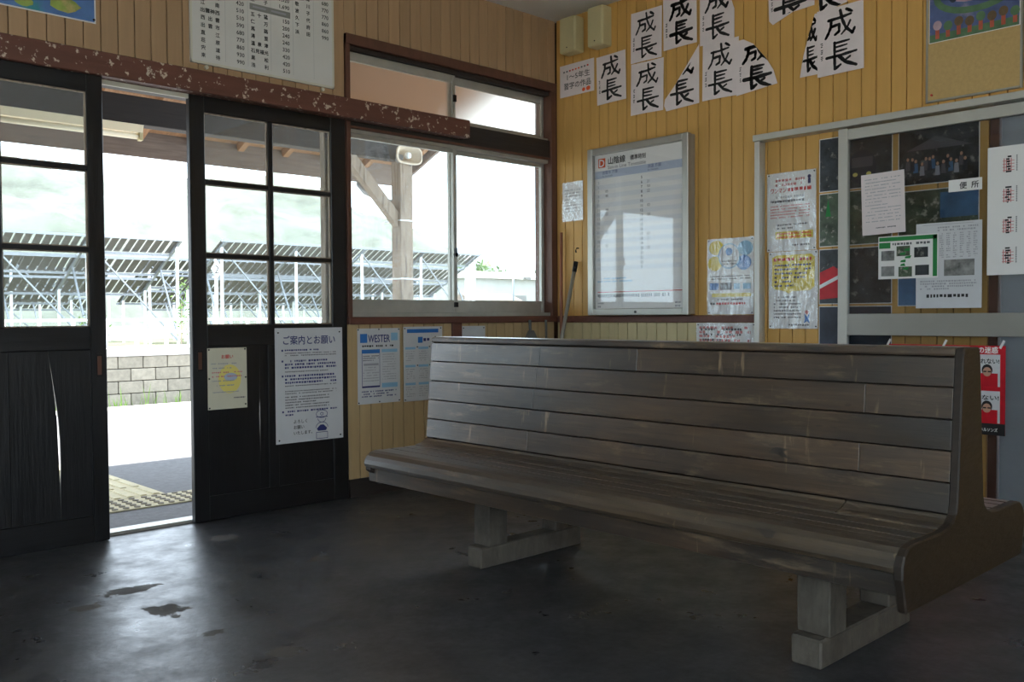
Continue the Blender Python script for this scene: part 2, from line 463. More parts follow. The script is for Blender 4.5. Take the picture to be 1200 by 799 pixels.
# text as flat geometry
_tc = {}
def glyphs(body):
    if body in _tc: return _tc[body]
    cu = bpy.data.curves.new('tmp', 'FONT'); cu.body = body; cu.size = 1.0; cu.resolution_u = 2
    ob = bpy.data.objects.new('tmp', cu); COL.objects.link(ob)
    dg = bpy.context.evaluated_depsgraph_get()
    me = bpy.data.meshes.new_from_object(ob.evaluated_get(dg))
    vs_ = [(v.co.x, v.co.y) for v in me.vertices]; fs_ = [tuple(p.vertices) for p in me.polygons]
    bpy.data.objects.remove(ob); bpy.data.curves.remove(cu); bpy.data.meshes.remove(me)
    _tc[body] = (vs_, fs_)
    return _tc[body]

# a sheet hung on the front (door) wall 'F' or on the right (yellow) wall 'R'; u runs right, v runs down from its top left corner
def clip_poly(poly, conv):
    out = poly
    n = len(conv)
    area = sum(conv[i][0] * conv[(i + 1) % n][1] - conv[(i + 1) % n][0] * conv[i][1] for i in range(n))
    sg = 1 if area > 0 else -1
    for i in range(n):
        a, b = conv[i], conv[(i + 1) % n]
        inp, out = out, []
        if not inp: return []
        def side(p): return sg * ((b[0] - a[0]) * (p[1] - a[1]) - (b[1] - a[1]) * (p[0] - a[0]))
        for k in range(len(inp)):
            p, q = inp[k], inp[(k + 1) % len(inp)]
            sp, sq = side(p), side(q)
            if sp >= 0: out.append(p)
            if sp * sq < 0:
                t = sp / (sp - sq); out.append((p[0] + t * (q[0] - p[0]), p[1] + t * (q[1] - p[1])))
    return out
BIG = ('printed_block', 'printed_picture', 'printed_band', 'printed_map', 'painted_tree', 'painted_field', 'board_edge', 'printed_shape', 'printed_emblem')
class Sheet:
    def __init__(s, name, label, cat, wall, a, ztop, w, h, off=0.004, mat='paper_white', group=None, outline=None, thick=0.0012, rot=0.0, parent=None):
        s.wall, s.a, s.z, s.w, s.h, s.off, s.rot = wall, a, ztop, w, h, off, rot
        s.inks = {}
        s.clip = None
        s.outline = outline or [(0, 0), (1, 0), (1, 1), (0, 1)]
        if outline: s.clip = [(u * w, v * h) for u, v in outline]
        mb = MB()
        pl = [(u * w, v * h) for u, v in s.outline]; n = len(pl)
        vs_ = [s.P(u, v, 0) for u, v in pl] + [s.P(u, v, thick) for u, v in pl]
        mb.add(vs_, [tuple(range(n)), tuple(range(2 * n - 1, n - 1, -1))] + [(i, i + n, (i + 1) % n + n, (i + 1) % n) for i in range(n)])
        s.thick = thick
        s.o = mb.build(name, mat, parent)
        if cat: tag(s.o, label, cat, group)
    def P(s, u, v, n):
        c, r = math.cos(s.rot), math.sin(s.rot)
        du, dv = u - s.w / 2, v - s.h / 2
        u, v = s.w / 2 + c * du - r * dv, s.h / 2 + r * du + c * dv
        if s.wall == 'F': return (s.a + u, -s.off - n, s.z - v)
        return (-s.off - n, s.a - u, s.z - v)
    def poly(s, pts, mat, name='printed_shape', layer=1):
        if s.clip:
            pts = clip_poly(pts, s.clip)
            if len(pts) < 3: return s
        us = [p[0] for p in pts]; vs2 = [p[1] for p in pts]
        big = name in BIG and max(us) - min(us) > .02 and max(vs2) - min(vs2) > .012
        mb = s.inks.setdefault((name, mat, layer, len(s.inks) if big else -1), MB())
        mb.add([s.P(u, v, s.thick + 0.0004 * layer) for u, v in pts], [tuple(range(len(pts)))])
        return s
    def rect(s, u0, v0, u1, v1, mat, name='printed_shape', layer=1):
        return s.poly([(u0, v0), (u1, v0), (u1, v1), (u0, v1)], mat, name, layer)
    def ell(s, u, v, ru, rv, mat, name='printed_shape', layer=1, n=20):
        return s.poly([(u + ru * math.cos(2 * math.pi * k / n), v + rv * math.sin(2 * math.pi * k / n)) for k in range(n)], mat, name, layer)
    def text(s, body, u, v, size, mat='ink_black', layer=2, width=None, bold=0.0, align='l', squeeze=1.0):
        vs_, fs_ = glyphs(body)
        if not vs_: return s
        x1 = max(p[0] for p in vs_); x0 = min(p[0] for p in vs_)
        sx = size * squeeze
        if width: sx = width / (x1 - x0)
        if align == 'c': u = u - sx * (x0 + x1) / 2
        elif align == 'r': u = u - sx * x1
        mb = s.inks.setdefault(('lettering', mat, layer, -1), MB())
        shifts = [(0, 0)] if not bold else [(-bold, 0), (bold, 0), (0, bold), (0, -bold)]
        for k, (bx, by) in enumerate(shifts):
            mb.add([s.P(u + sx * x + bx, v - size * y + by, s.thick + 0.0004 * layer + 0.00005 * k) for x, y in vs_], fs_)
        return s
    def lines(s, u0, v0, u1, n, dv, hgt, mat='ink_grey', seed=1, fill=0.85, layer=1, dash=None):
        rg = random.Random(seed)
        for i in range(n):
            u = u0; end = u0 + (u1 - u0) * (1.0 if rg.random() < 0.6 else rg.uniform(0.45, 0.95))
            while u < end:
                w = (dash or hgt) * rg.uniform(0.5, 1.3)
                if rg.random() < fill:
                    s.rect(u, v0 + i * dv, min(u + w, end), v0 + i * dv + hgt * rg.uniform(0.75, 1.0), mat, 'small_print', layer)
                u += w + (dash or hgt) * 0.35
        return s
    def pins(s, pts, r=0.004, mat='dark_metal'):
        for u, v in pts:
            mb = MB()
            n = 8
            ring = lambda rr, d: [s.P(u + rr * math.cos(2 * math.pi * k / n), v + rr * math.sin(2 * math.pi * k / n), d) for k in range(n)]
            vs_ = ring(r, s.thick) + ring(r * 0.7, s.thick + 0.004)
            mb.add(vs_, [(k, (k + 1) % n, n + (k + 1) % n, n + k) for k in range(n)] + [tuple(range(n, 2 * n))])
            mb.build('pin', mat, s.o)
        return s
    def film(s):
        MB().add([s.P(u, v, s.thick + .0035) for u, v in ((-.004, -.004), (s.w + .004, -.004), (s.w + .004, s.h + .004), (-.004, s.h + .004))], [(0, 1, 2, 3)]).build('clear_film', 'clear_film', s.o)
        return s
    def done(s):
        for (name, mat, layer, idx), mb in s.inks.items():
            o = mb.build(name, mat, s.o)
            if idx < 0 and len(mb.f) > 1: o['kind'] = 'stuff'
        return s.o

# ------------------------------------------------------------------ the room shell
CEIL = 2.96
fl = MB().box(-6.5, 0.1, -7.1, 0.16, -0.12, 0.0).build('floor', 'floor_concrete')
tag(fl, 'worn dark concrete waiting room floor', kind='structure')
ce = MB().box(-6.5, 0.16, -7.1, 0.16, CEIL, CEIL + 0.06).build('ceiling', 'ceiling_paint')
tag(ce, 'plain grey waiting room ceiling', kind='structure')

PITCH = 0.0755
# --- wall_front (plane Y = 0): doors and window in it
wf = struct('wall_front', (-3.0, 0.09, 0), 'boarded wall with the sliding doors and the window')
core = MB()
core.box(-6.5, -1.66, 0.02, 0.16, 2.10, CEIL)
core.box(-1.66, 0.16, 0.02, 0.16, 2.545, CEIL)
core.box(-1.66, 0.16, 0.02, 0.16, 0.0, 0.985)
core.box(-6.5, -3.86, 0.02, 0.16, 0.0, 2.10)
core.box(-6.5, 1.4, 0.06, 0.16, CEIL + .06, 3.96)
core.build('wall_core', 'groove', wf)
def planks(wall, n, first, pitch, z0, z1, mat, axis):
    for k in range(n):
        a = first - k * pitch
        g = 0.0042
        if axis == 'x':
            MB().box(a - pitch + g, a, 0.0, 0.02, z0, z1).build('plank', mat, wall, 0.002, org=(a - pitch / 2, 0.01, z0))
        else:
            MB().box(0.0, 0.02, a - pitch + g, a, z0, z1).build('plank', mat, wall, 0.002, org=(0.01, a - pitch / 2, z0))
planks(wf, 26, -1.66, PITCH, 2.195, CEIL, 'plank_brown', 'x')
B('wall_board', -6.5, -1.66 - 26 * PITCH, 0.0, 0.02, 2.195, CEIL, 'plank_brown', wf)
planks(wf, 22, -0.001, PITCH, 2.545, CEIL, 'plank_brown', 'x')
planks(wf, 10, -0.905, PITCH, 0.10, 0.958, 'plank_dado', 'x')
planks(wf, 11, -0.022, PITCH, 0.10, 0.958, 'plank_dado', 'x')
B('wall_board', -6.5, -3.88, 0.0, 0.02, 0.10, 2.10, 'plank_brown', wf)
t = B('baseboard_front', -1.655, 0.0, -0.012, 0.02, 0.0, 0.10, 'dark_wood'); tag(t, 'dark skirting board under the window wall', kind='structure')
t = B('trim_1', -1.655, -0.001, -0.022, 0.02, 0.958, 0.998, 'paint_redbrown', bevel=0.003); tag(t, 'red-brown rail under the window', kind='structure')
t = B('trim_2', -0.918, -0.842, -0.014, 0.02, 0.10, 0.958, 'paint_redbrown', bevel=0.003); tag(t, 'red-brown upright batten below the window', kind='structure')
t = B('trim_3', -6.5, -0.818, -0.075, 0.0, 2.072, 2.178, 'lintel_paint', bevel=0.004); tag(t, 'red-brown lintel beam with flaked white paint spots over the doors', kind='structure')
t = B('trim_4', -6.5, -1.66, 0.036, 0.10, 2.06, 2.10, 'dark_wood'); tag(t, 'door head beam', kind='structure')
t = B('trim_5', -6.5, -1.66, 0.0, 0.012, 2.052, 2.10, 'board_frame'); tag(t, 'pale strip under the lintel in place of light on the door track', kind='structure')  # cream strip stands for outside light grazing the track grooves
t = B('trim_6', -1.716, -1.664, 0.12, 0.17, 0.0, 2.5, 'post_wood', bevel=0.004); tag(t, 'weathered outside post beside the doors', kind='structure')
t = B('trim_7', -3.9, -1.66, 0.036, 0.12, 0.0, 0.014, 'aluminium_old'); tag(t, 'metal sliding track on the door threshold', kind='structure')

# --- sliding wooden doors
def wooden_door(name, x0, x1, y0, y1, mx0, mx1, label, crack, gl, gr, cracked_right=True):
    d = struct(name, ((x0 + x1) / 2, (y0 + y1) / 2, 0.012), label)
    ym = (y0 + y1) / 2
    zt, gt, gb, pb = 2.10, 1.998, 0.962, 0.122
    B('stile', x0, gl, y0, y1, 0.003, zt, 'door_dark', d, 0.003)
    B('stile', gr, x1, y0, y1, 0.003, zt, 'door_dark', d, 0.003)
    B('top_rail', gl, gr, y0 + .001, y1 - .001, gt, zt, 'door_dark_h', d, 0.003)
    B('middle_rail', gl, gr, y0 + .001, y1 - .001, 0.86, gb, 'door_dark_h', d, 0.003)
    B('bottom_rail', gl, gr, y0 + .001, y1 - .001, 0.003, pb, 'door_dark_h', d, 0.003)
    B('glazing_bar', mx0, mx1, y0 + .003, y1 - .003, gb, gt, 'door_dark', d, 0.002)
    B('panel_stile', mx0 - .015, mx1 + .015, y0 + .002, y1 - .002, pb, 0.86, 'door_dark', d, 0.002)
    for zc in (1.661, 1.304):
        B('glazing_bar', gl, mx0, y0 + .003, y1 - .003, zc - .010, zc + .010, 'door_dark_h', d, 0.002)
        B('glazing_bar', mx1, gr, y0 + .003, y1 - .003, zc - .010, zc + .010, 'door_dark_h', d, 0.002)
    for zlo, zhi in ((gb, 1.294), (1.314, 1.651), (1.671, gt)):
        for a, b in ((gl, mx0), (mx1, gr)):
            MB().box(a, b, ym - .002, ym + .002, zlo, zhi).build('pane', 'glass_door', d, org=((a + b) / 2, ym, zlo))
            fr = MB(); e = 0.006
            fr.box(a, b, ym - .006, ym + .006, zhi - e, zhi); fr.box(a, b, ym - .006, ym + .006, zlo, zlo + e)
            fr.box(a, a + e, ym - .006, ym + .006, zlo, zhi); fr.box(b - e, b, ym - .006, ym + .006, zlo, zhi)
            fr.build('putty_edge', 'post_wood', d)
    ps = [(gl, mx0 - .015), (mx1 + .015, gr)]
    for a, b in ps:
        hit = [c for c in crack if a <= c[0] <= b]
        if not hit:
            MB().box(a, b, ym - .006, ym + .006, pb, 0.86).build('door_panel', 'door_dark', d, org=((a + b) / 2, ym, pb))
            continue
        lft = [(c[0] - c[2] / 2, c[1]) for c in hit]; rgt = [(c[0] + c[2] / 2, c[1]) for c in hit]
        for pl in ([(a, 0.86)] + [(lft[0][0], 0.86)] + lft + [(lft[-1][0], pb), (a, pb)],
                   [(rgt[0][0], 0.86), (b, 0.86), (b, pb), (rgt[-1][0], pb)] + rgt[::-1]):
            mb = MB(); n = len(pl)
            mb.prism(pl, 'y', ym - .006, ym + .006)
            mb.build('door_panel', 'door_dark', d)
    return d
# cracks: (x, z, width) from the top down
crkL = [(-3.20, .845, .001), (-3.188, .76, .0025), (-3.176, .66, .004), (-3.166, .56, .007), (-3.162, .46, .010), (-3.160, .36, .008), (-3.160, .27, .003), (-3.160, .14, .001)]
crkR = [(-2.180, .845, .0005), (-2.183, .60, .001), (-2.184, .54, .006), (-2.184, .45, .006), (-2.183, .36, .002), (-2.184, .29, .001), (-2.184, .14, .0005)]
d1 = wooden_door('door_1', -3.832, -2.958, -0.050, -0.014, -3.400, -3.372, 'dark wooden sliding door with a split lower panel left of the gap', crkL, -3.755, -3.026)
d2 = wooden_door('door_2', -2.540, -1.660, -0.004, 0.032, -2.122, -2.097, 'dark wooden sliding door with two notices, right of the gap', crkR, -2.463, -1.752)
for dd, xx, yy, zz in ((d1, -2.992, -0.051, 0.79), (d2, -2.505, -0.005, 0.79)):
    mb = MB(); mb.prism([(xx - .014, zz - .05), (xx + .014, zz - .05), (xx + .014, zz + .05), (xx - .014, zz + .05)], 'y', yy - .002, yy + .004)
    h = mb.build('finger_pull', 'dark_metal', dd)
    mb = MB(); mb.box(xx - .009, xx + .009, yy - .0035, yy - .001, zz - .042, zz + .042); mb.build('pull_recess', 'frame_brown', h)

# --- windows in the front wall
def casing(w):
    B('frame_post', -1.655, -1.628, -0.012, 0.15, 0.998, 2.545, 'frame_brown', w, 0.002)
    B('frame_post', -0.050, -0.002, -0.010, 0.15, 0.998, 2.545, 'frame_brown', w, 0.002)
    B('frame_head', -1.655, -0.002, -0.016, 0.15, 2.488, 2.545, 'frame_brown', w, 0.002)
w2 = struct('window_2', (-0.84, 0.06, 2.13), 'high transom window with two frosted sliding panes')
w1 = struct('window_1', (-0.84, 0.06, 0.998), 'large clear sliding window with two aluminium sashes')
casing(w2)
B('transom_beam', -1.628, -0.050, 0.004, 0.13, 2.045, 2.165, 'dark_wood', w2, 0.003)
B('beam_cap', -1.628, -0.050, -0.004, 0.02, 2.036, 2.050, 'frame_brown', w1, 0.001)
def sash(w, x0, x1, z0, z1, y0, y1, sw, bw, tw, gmat, mat='aluminium_old', lw=None):
    B('sash_stile', x0, x0 + (lw or sw), y0, y1, z0, z1, mat, w, 0.002)
    B('sash_stile', x1 - sw, x1, y0, y1, z0, z1, mat, w, 0.002)
    B('sash_rail', x0 + (lw or sw), x1 - sw, y0, y1, z0, z0 + bw, mat, w, 0.002)
    B('sash_rail', x0 + (lw or sw), x1 - sw, y0, y1, z1 - tw, z1, mat, w, 0.002)
    ym = (y0 + y1) / 2
    MB().box(x0 + (lw or sw), x1 - sw, ym - .002, ym + .002, z0 + bw, z1 - tw).build('pane', gmat, w, org=((x0 + x1) / 2, ym, z0))
# lower window, z 0.998..2.036
B('sill', -1.628, -0.050, 0.005, 0.14, 0.998, 1.022, 'aluminium_old', w1, 0.002)
B('head_rail', -1.628, -0.050, 0.02, 0.13, 2.015, 2.045, 'aluminium_old', w1, 0.002)
sash(w1, -1.628, -0.842, 1.022, 2.015, 0.028, 0.052, 0.028, 0.075, 0.024, 'glass_clear', lw=0.012)
sash(w1, -0.874, -0.052, 1.022, 2.015, 0.060, 0.084, 0.026, 0.075, 0.024, 'glass_clear')
MB().tube([(-0.86, 0.03, 1.375), (-0.86, 0.012, 1.375)], 0.012, 10).bar((-0.86, 0.018, 1.36), (-0.86, 0.018, 1.415), 0.012, 0.012).build('sash_lock', 'dark_metal', w1)
MB().box(-0.872, -0.846, 0.016, 0.03, 1.055, 1.085).build('sash_stop', 'dark_metal', w1)
# transom, z 2.165..2.488
B('sill', -1.628, -0.050, 0.02, 0.13, 2.165, 2.180, 'aluminium_old', w2, 0.002)
B('head_rail', -1.628, -0.050, 0.01, 0.13, 2.462, 2.488, 'dark_wood', w2, 0.002)
sash(w2, -1.628, -0.846, 2.180, 2.462, 0.030, 0.052, 0.026, 0.022, 0.050, 'glass_frosted', lw=0.008)
sash(w2, -0.872, -0.052, 2.180, 2.462, 0.060, 0.082, 0.026, 0.022, 0.050, 'glass_frosted')
MB().box(-0.868, -0.850, 0.014, 0.03, 2.30, 2.34).build('sash_lock', 'dark_metal', w2)

# --- wall_right (plane X = 0), yellow boards
wr = struct('wall_right', (0.09, -1.5, 0), 'yellow boarded wall with timetable and calligraphy')
core = MB()
core.box(0.02, 0.16, -2.70, 0.02, 0.0, CEIL)
core.box(0.02, 0.16, -3.75, -2.70, 1.97, CEIL)
core.box(0.02, 0.16, -7.1, -3.75, 0.0, CEIL)
core.build('wall_core', 'groove', wr)
n1 = 20
planks(wr, n1, -0.012, PITCH, 0.995, CEIL, 'plank_yellow', 'y')
planks(wr, n1, -0.012, PITCH, 0.10, 0.955, 'plank_cream', 'y')
y_ = -0.012 - n1 * PITCH
planks(wr, 16, y_, PITCH, 0.10, CEIL, 'plank_yellow', 'y')
planks(wr, 12, y_ - 16 * PITCH, PITCH, 1.97, CEIL, 'plank_yellow', 'y')
B('wall_board', 0.0, 0.02, -7.1, y_ - 28 * PITCH, 0.0, CEIL, 'plank_yellow', wr)
t = B('trim_8', -0.018, 0.02, -1.545, -0.002, 0.955, 0.997, 'paint_redbrown', bevel=0.003); tag(t, 'red-brown dado rail under the timetable', kind='structure')
t = B('trim_9', -0.012, 0.16, -2.775, -2.735, 0.0, 1.97, 'frame_brown', bevel=0.003); tag(t, 'brown door post behind the glass door', kind='structure')
t = B('baseboard_right', -0.010, 0.02, -2.735, -0.002, 0.0, 0.10, 'dark_wood'); tag(t, 'dark skirting board behind the bench', kind='structure')
d4 = B('door_4', 0.004, 0.04, -3.74, -2.78, 0.0, 1.965, 'grey_panel', bevel=0.003); tag(d4, 'plain grey door panel behind the glass door', kind='structure')

# --- aluminium sliding glass door in front of the right wall
d3 = struct('door_3', (-0.04, -2.5, 0.0), 'aluminium framed sliding glass door with papers taped to it')
B('jamb', -0.062, -0.001, -1.583, -1.552, 0.0, 1.935, 'alu_white', d3, 0.002)
B('track_head', -0.080, -0.001, -4.2, -1.552, 1.935, 1.968, 'alu_white', d3, 0.002)
B('door_stile', -0.055, -0.025, -2.080, -2.030, 0.01, 1.930, 'alu_white', d3, 0.002)
B('door_stile', -0.055, -0.025, -3.55, -3.50, 0.01, 1.930, 'alu_white', d3, 0.002)
B('top_rail', -0.053, -0.027, -3.50, -2.080, 1.872, 1.925, 'alu_white', d3, 0.002)
B('middle_rail', -0.056, -0.024, -3.50, -2.080, 0.893, 1.000, 'aluminium', d3, 0.002)
B('bottom_rail', -0.053, -0.027, -3.50, -2.080, 0.01, 0.12, 'aluminium', d3, 0.002)
MB().box(-0.042, -0.038, -3.50, -2.080, 1.000, 1.872).build('pane', 'glass_inner', d3)
MB().box(-0.042, -0.038, -3.50, -2.080, 0.120, 0.893).build('pane', 'glass_inner', d3)

# --- walls behind the camera, street entrance and side window added for fill light
wb = struct('wall_back', (-3, -7.0, 0), 'plain rear wall with an added street entrance for fill light')
mb = MB()
mb.box(-6.5, -6.2, -7.1, -7.0, 0, CEIL); mb.box(-3.9, 0.0, -7.1, -7.0, 0, CEIL); mb.box(-6.2, -3.9, -7.1, -7.0, 2.45, CEIL)  # unseen entrance opening, added and sized for the fill light it lets in
mb.build('wall_core', 'wall_paint', wb)
wl = struct('wall_left', (-6.45, -3.5, 0), 'plain side wall with an added window opening')
mb = MB()
mb.box(-6.5, -6.4, -7.0, -6.71, 0, CEIL); mb.box(-6.5, -6.4, -2.8, 0.02, 0, CEIL); mb.box(-6.5, -6.4, -6.71, -2.8, 0, 0.95); mb.box(-6.5, -6.4, -6.71, -2.8, 2.4, CEIL)
mb.build('wall_core', 'wall_paint', wl)
w3 = struct('window_3', (-6.45, -2.6, 1.0), 'added side window behind the camera for fill light')  # unseen window, added and placed for fill light
mb = MB()
for y in (-6.71, -5.42, -4.13, -2.84): mb.box(-6.48, -6.42, y, y + 0.04, 0.95, 2.4)
mb.box(-6.48, -6.42, -6.67, -2.84, 0.95, 1.0); mb.box(-6.48, -6.42, -6.67, -2.84, 2.35, 2.4)
mb.build('window_frame', 'aluminium_old', w3)
MB().box(-6.452, -6.448, -6.67, -2.84, 1.0, 2.35).build('pane', 'glass_clear', w3)

# ------------------------------------------------------------------ the double-sided bench
XC = -1.88
BY0, BY1 = -1.095, -3.341
bench = thing('station_bench', (XC, -2.218, 0), 'long dark weathered wooden back-to-back bench in the middle of the waiting room', 'bench')
def face_d(z): return 0.058 + (0.885 - z) / 0.40 * 0.034
def mir(pl, s): return [(XC + s * d, z) for d, z in pl]
half = [(0.052, .908), (0.060, .885), (0.092, .500), (0.100, .474), (0.122, .456), (0.155, .446), (0.20, .442), (0.362, .443), (0.392, .436),
        (0.412, .420), (0.423, .396), (0.424, .365), (0.414, .335), (0.406, .300), (0.398, .278)]
full = mir(half, -1) + mir(half, 1)[::-1]
MB().prism(full, 'y', BY1 + 0.024, BY1).build('end_panel', 'bench_end', bench, 0.004)
inner = mir([(max(0.02, d - .008), z - (.006 if z > .41 else 0)) for d, z in half[:-3]] + [(.37, .33), (.36, .30)], -1)
inner = inner + [(2 * XC - x, z) for x, z in inner][::-1]
MB().prism(inner, 'y', BY0 - .004, BY0 - 0.040).build('end_panel', 'bench_end', bench, 0.002)
ya, yb = BY0, BY1 + 0.023
def plank_y(name, prof, y0, y1, mat, bev=0.002):
    cx = sum(p[0] for p in prof) / len(prof); cz = min(p[1] for p in prof)
    return MB().prism(prof, 'y', y0, y1).build(name, mat, bench, bev, org=(cx, (y0 + y1) / 2, cz))
levels = [.884, .803, .718, .635, .552, .470]
joints = [[-1.77, -2.25], [-1.757, -3.078], [-1.747], [-3.068], [-1.727], []]
for s in (-1, 1):
    for i in range(5):
        zt, zb = levels[i] - 0.002, levels[i + 1] + 0.002
        prof = [(XC + s * (face_d(zt)), zt), (XC + s * (face_d(zb)), zb), (XC + s * (face_d(zb) - .022), zb), (XC + s * (face_d(zt) - .022), zt)]
        cuts = [ya] + (joints[i] if s < 0 else [-2.2]) + [yb]
        for a, b in zip(cuts, cuts[1:]):
            plank_y('back_plank', prof, a - 0.0010, b + 0.0010, 'bench_wood', 0.0010)
    cov = mir([(face_d(.468), .468), (0.098, .468), (0.104, .460), (0.125, .449), (0.156, .443), (0.156, .418), (0.070, .418)], s)
    cuts = [ya] + ([-3.035] if s < 0 else []) + [yb]
    for a, b in zip(cuts, cuts[1:]): plank_y('cove_plank', cov, a - .0012, b + .0012, 'bench_seat')
    for (d0, d1), jt in (((0.159, 0.222), []), ((0.225, 0.286), [-2.914]), ((0.289, 0.334), [])):
        cuts = [ya] + (jt if s < 0 else []) + [yb]
        for a, b in zip(cuts, cuts[1:]):
            plank_y('seat_plank', mir([(d0, .440), (d1, .440), (d1, .412), (d0, .412)], s), a - .0012, b + .0012, 'bench_seat', 0.003)
    nose = mir([(0.337, .441), (0.365, .441), (0.388, .435), (0.405, .423), (0.416, .407), (0.420, .390), (0.416, .378), (0.402, .372), (0.337, .372)], s)
    plank_y('seat_nosing', nose, ya, yb, 'bench_seat', 0.0)
    plank_y('apron', mir([(0.376, .372), (0.398, .372), (0.396, .316), (0.376, .316)], s), ya, yb, 'bench_wood', 0.002)
plank_y('top_cap', mir([(0.058, .886), (0.060, .892), (0.056, .905), (0.048, .909)], -1) + mir([(0.058, .886), (0.060, .892), (0.056, .905), (0.048, .909)], 1)[::-1], ya, yb, 'bench_wood', 0.001)
plank_y('back_core', mir([(0.034, .884), (0.065, .44)], -1) + mir([(0.034, .884), (0.065, .44)], 1)[::-1], ya, yb, 'bench_end', 0.0)
for y0, y1 in ((-1.500, -1.583), (-2.925, -3.02)):
    B('foot_beam', -2.087, -1.50, y1, y0, 0.0, 0.083, 'leg_wood', bench, 0.006)
    B('leg', -2.045, -1.945, y1 - .004, y0 + .004, 0.083, 0.338, 'leg_wood', bench, 0.004)
    B('leg', -1.66, -1.58, y1, y0, 0.083, 0.338, 'leg_wood', bench, 0.004)
    B('seat_bearer', XC - .374, XC + .374, y1 + .01, y0 - .01, 0.338, 0.411, 'bench_end', bench, 0.003)

# ------------------------------------------------------------------ sheets on the door wall
def spread(s, name, u0, u1, v, size, mat='ink_black'):
    n = len(name)
    if n == 4: s.text(name, (u0 + u1) / 2, v, size, mat, align='c', width=(u1 - u0), bold=0.0006); return
    for i, ch in enumerate(name):
        s.text(ch, u0 + size * 0.5 + (u1 - u0 - size) * i / (n - 1), v, size, mat, align='c', bold=0.0006)
FW, FH = 0.80, 0.66
fb = Sheet('fare_board', 'white fare table board with station names and prices above the doors', 'sign', 'F', -2.532, 2.226 + FH, FW, FH, 0.002, 'board_white', thick=0.012)
for a, b, c, d in ((0, 0, FW, .012), (0, FH - .012, FW, FH), (0, 0, .010, FH), (FW - .012, 0, FW, FH)):
    fb.rect(a, b, c, d, 'board_frame', 'board_edge', 1)
row = lambda k: FH - 0.044 - 0.0362 * k + 0.010
names1 = [('来待', '990'), ('宍道', '930'), ('荘原', '860'), ('直江', '770'), ('出雲市', '680'), ('西出雲', '590'), ('出雲神西', '510'), ('江南', '510'), ('小田', '420'), ('田儀', '330'), ('波根', '240')]
names2 = [('浅利', '510'), ('黒松', '420'), ('石見福光', '420'), ('温泉津', '330'), ('湯里', '240'), ('馬路', '240'), ('仁万', '200'), ('五十猛', '150'), None, ('米子', '1,690'), ('安来', '1,520'), ('荒島', '1,170')]
names3 = [('浜田', '990'), ('下府', '860'), ('久代', '860'), ('波子', '770'), ('敬川', '770'), ('都野津', '680'), ('江津', '590')]
for lst, k0, a, b, c in ((names1, 0, .052, .150, .278), (names2, 0, .314, .410, .532), (names3, 6, .566, .655, .766)):
    for i, e in enumerate(lst):
        v = row(k0 + i)
        if e is None:
            fb.rect(a - .004, v - .026, c + .006, v + .006, 'ink_greyband', 'printed_band', 1)
            fb.rect(a + .012, v - .016, a + .085, v - .006, 'ink_light', 'printed_band', 2); fb.rect(a + .115, v - .016, a + .20, v - .006, 'ink_light', 'printed_band', 2)
            continue
        spread(fb, e[0], a, b, v, 0.0235)
        fb.text(e[1], c, v, 0.028, 'ink_black', align='r', bold=0.0004)
for u in (.178, .298, .425, .552, .675):
    fb.rect(u, .02, u + .0012, FH - .03, 'ink_light', 'printed_rule', 1)
fb.done()
for x in (-2.45, -1.80): MB().tube([(x, 0, 2.214), (x, -.012, 2.214)], 0.010, 10).build('hanging_lug', 'board_frame', fb.o)

mp = Sheet('map_poster', 'blue and green relief map poster, cut off at the upper left', 'poster', 'F', -3.70, 2.86, 0.736, 0.547, 0.003, 'paper_white', thick=0.002)
mp.rect(.004, .004, .730, .541, 'map_sea', 'printed_map', 1)
for u, v, a, b in ((.10, .46, .09, .05), (.42, .44, .07, .045), (.44, .515, .05, .02), (.60, .49, .07, .035), (.66, .40, .06, .03), (.30, .34, .14, .06), (.55, .26, .1, .08), (.2, .2, .12, .07)):
    rg = random.Random(int(u * 1000))
    mp.poly([(min(.729, u + a * math.cos(k * .42) * rg.uniform(.7, 1.1)), min(.54, v + b * math.sin(k * .42) * rg.uniform(.7, 1.1))) for k in range(15)], 'map_land', 'printed_map', 2)
mp.pins([(.728, .53)], .006).done()

nt = Sheet('notice_board', 'white notice with blue heading and a drawn bowing attendant on the right door', 'notice', 'F', -2.103, 0.943, 0.406, 0.602, 0.006, 'paper_grey', thick=0.003)
nt.text('ご案内とお願い', .203, .083, .05, 'ink_navy', align='c', width=.312, bold=.0007)
def para(v, n, dv, h, sd, u0=.055, u1=.365, mat='ink_navy', fill=.9):
    nt.lines(u0, v, u1, n, dv, h, mat, sd, fill)
for v in (.112, .168, .246, .432): nt.rect(.036, v, .046, v + .010, 'ink_navy', 'bullet', 1)
para(.112, 1, .014, .009, 3, u1=.26); para(.129, 2, .012, .006, 4, mat='ink_grey')
para(.168, 3, .0175, .011, 5); para(.226, 1, .012, .006, 6, mat='ink_grey')
para(.246, 3, .0175, .011, 7); para(.300, 1, .012, .006, 8, mat='ink_grey'); para(.328, 2, .012, .006, 9, mat='ink_grey')
para(.358, 5, .014, .007, 10, u1=.32, mat='ink_grey'); para(.432, 1, .02, .010, 11, u1=.37); para(.450, 1, .02, .010, 12, u1=.10)
nt.text('よろしく', .100, .500, .022, 'ink_black', bold=.0003); nt.text('お願い', .100, .530, .022, 'ink_black', bold=.0003); nt.text('いたします。', .100, .560, .021, 'ink_black', bold=.0003)
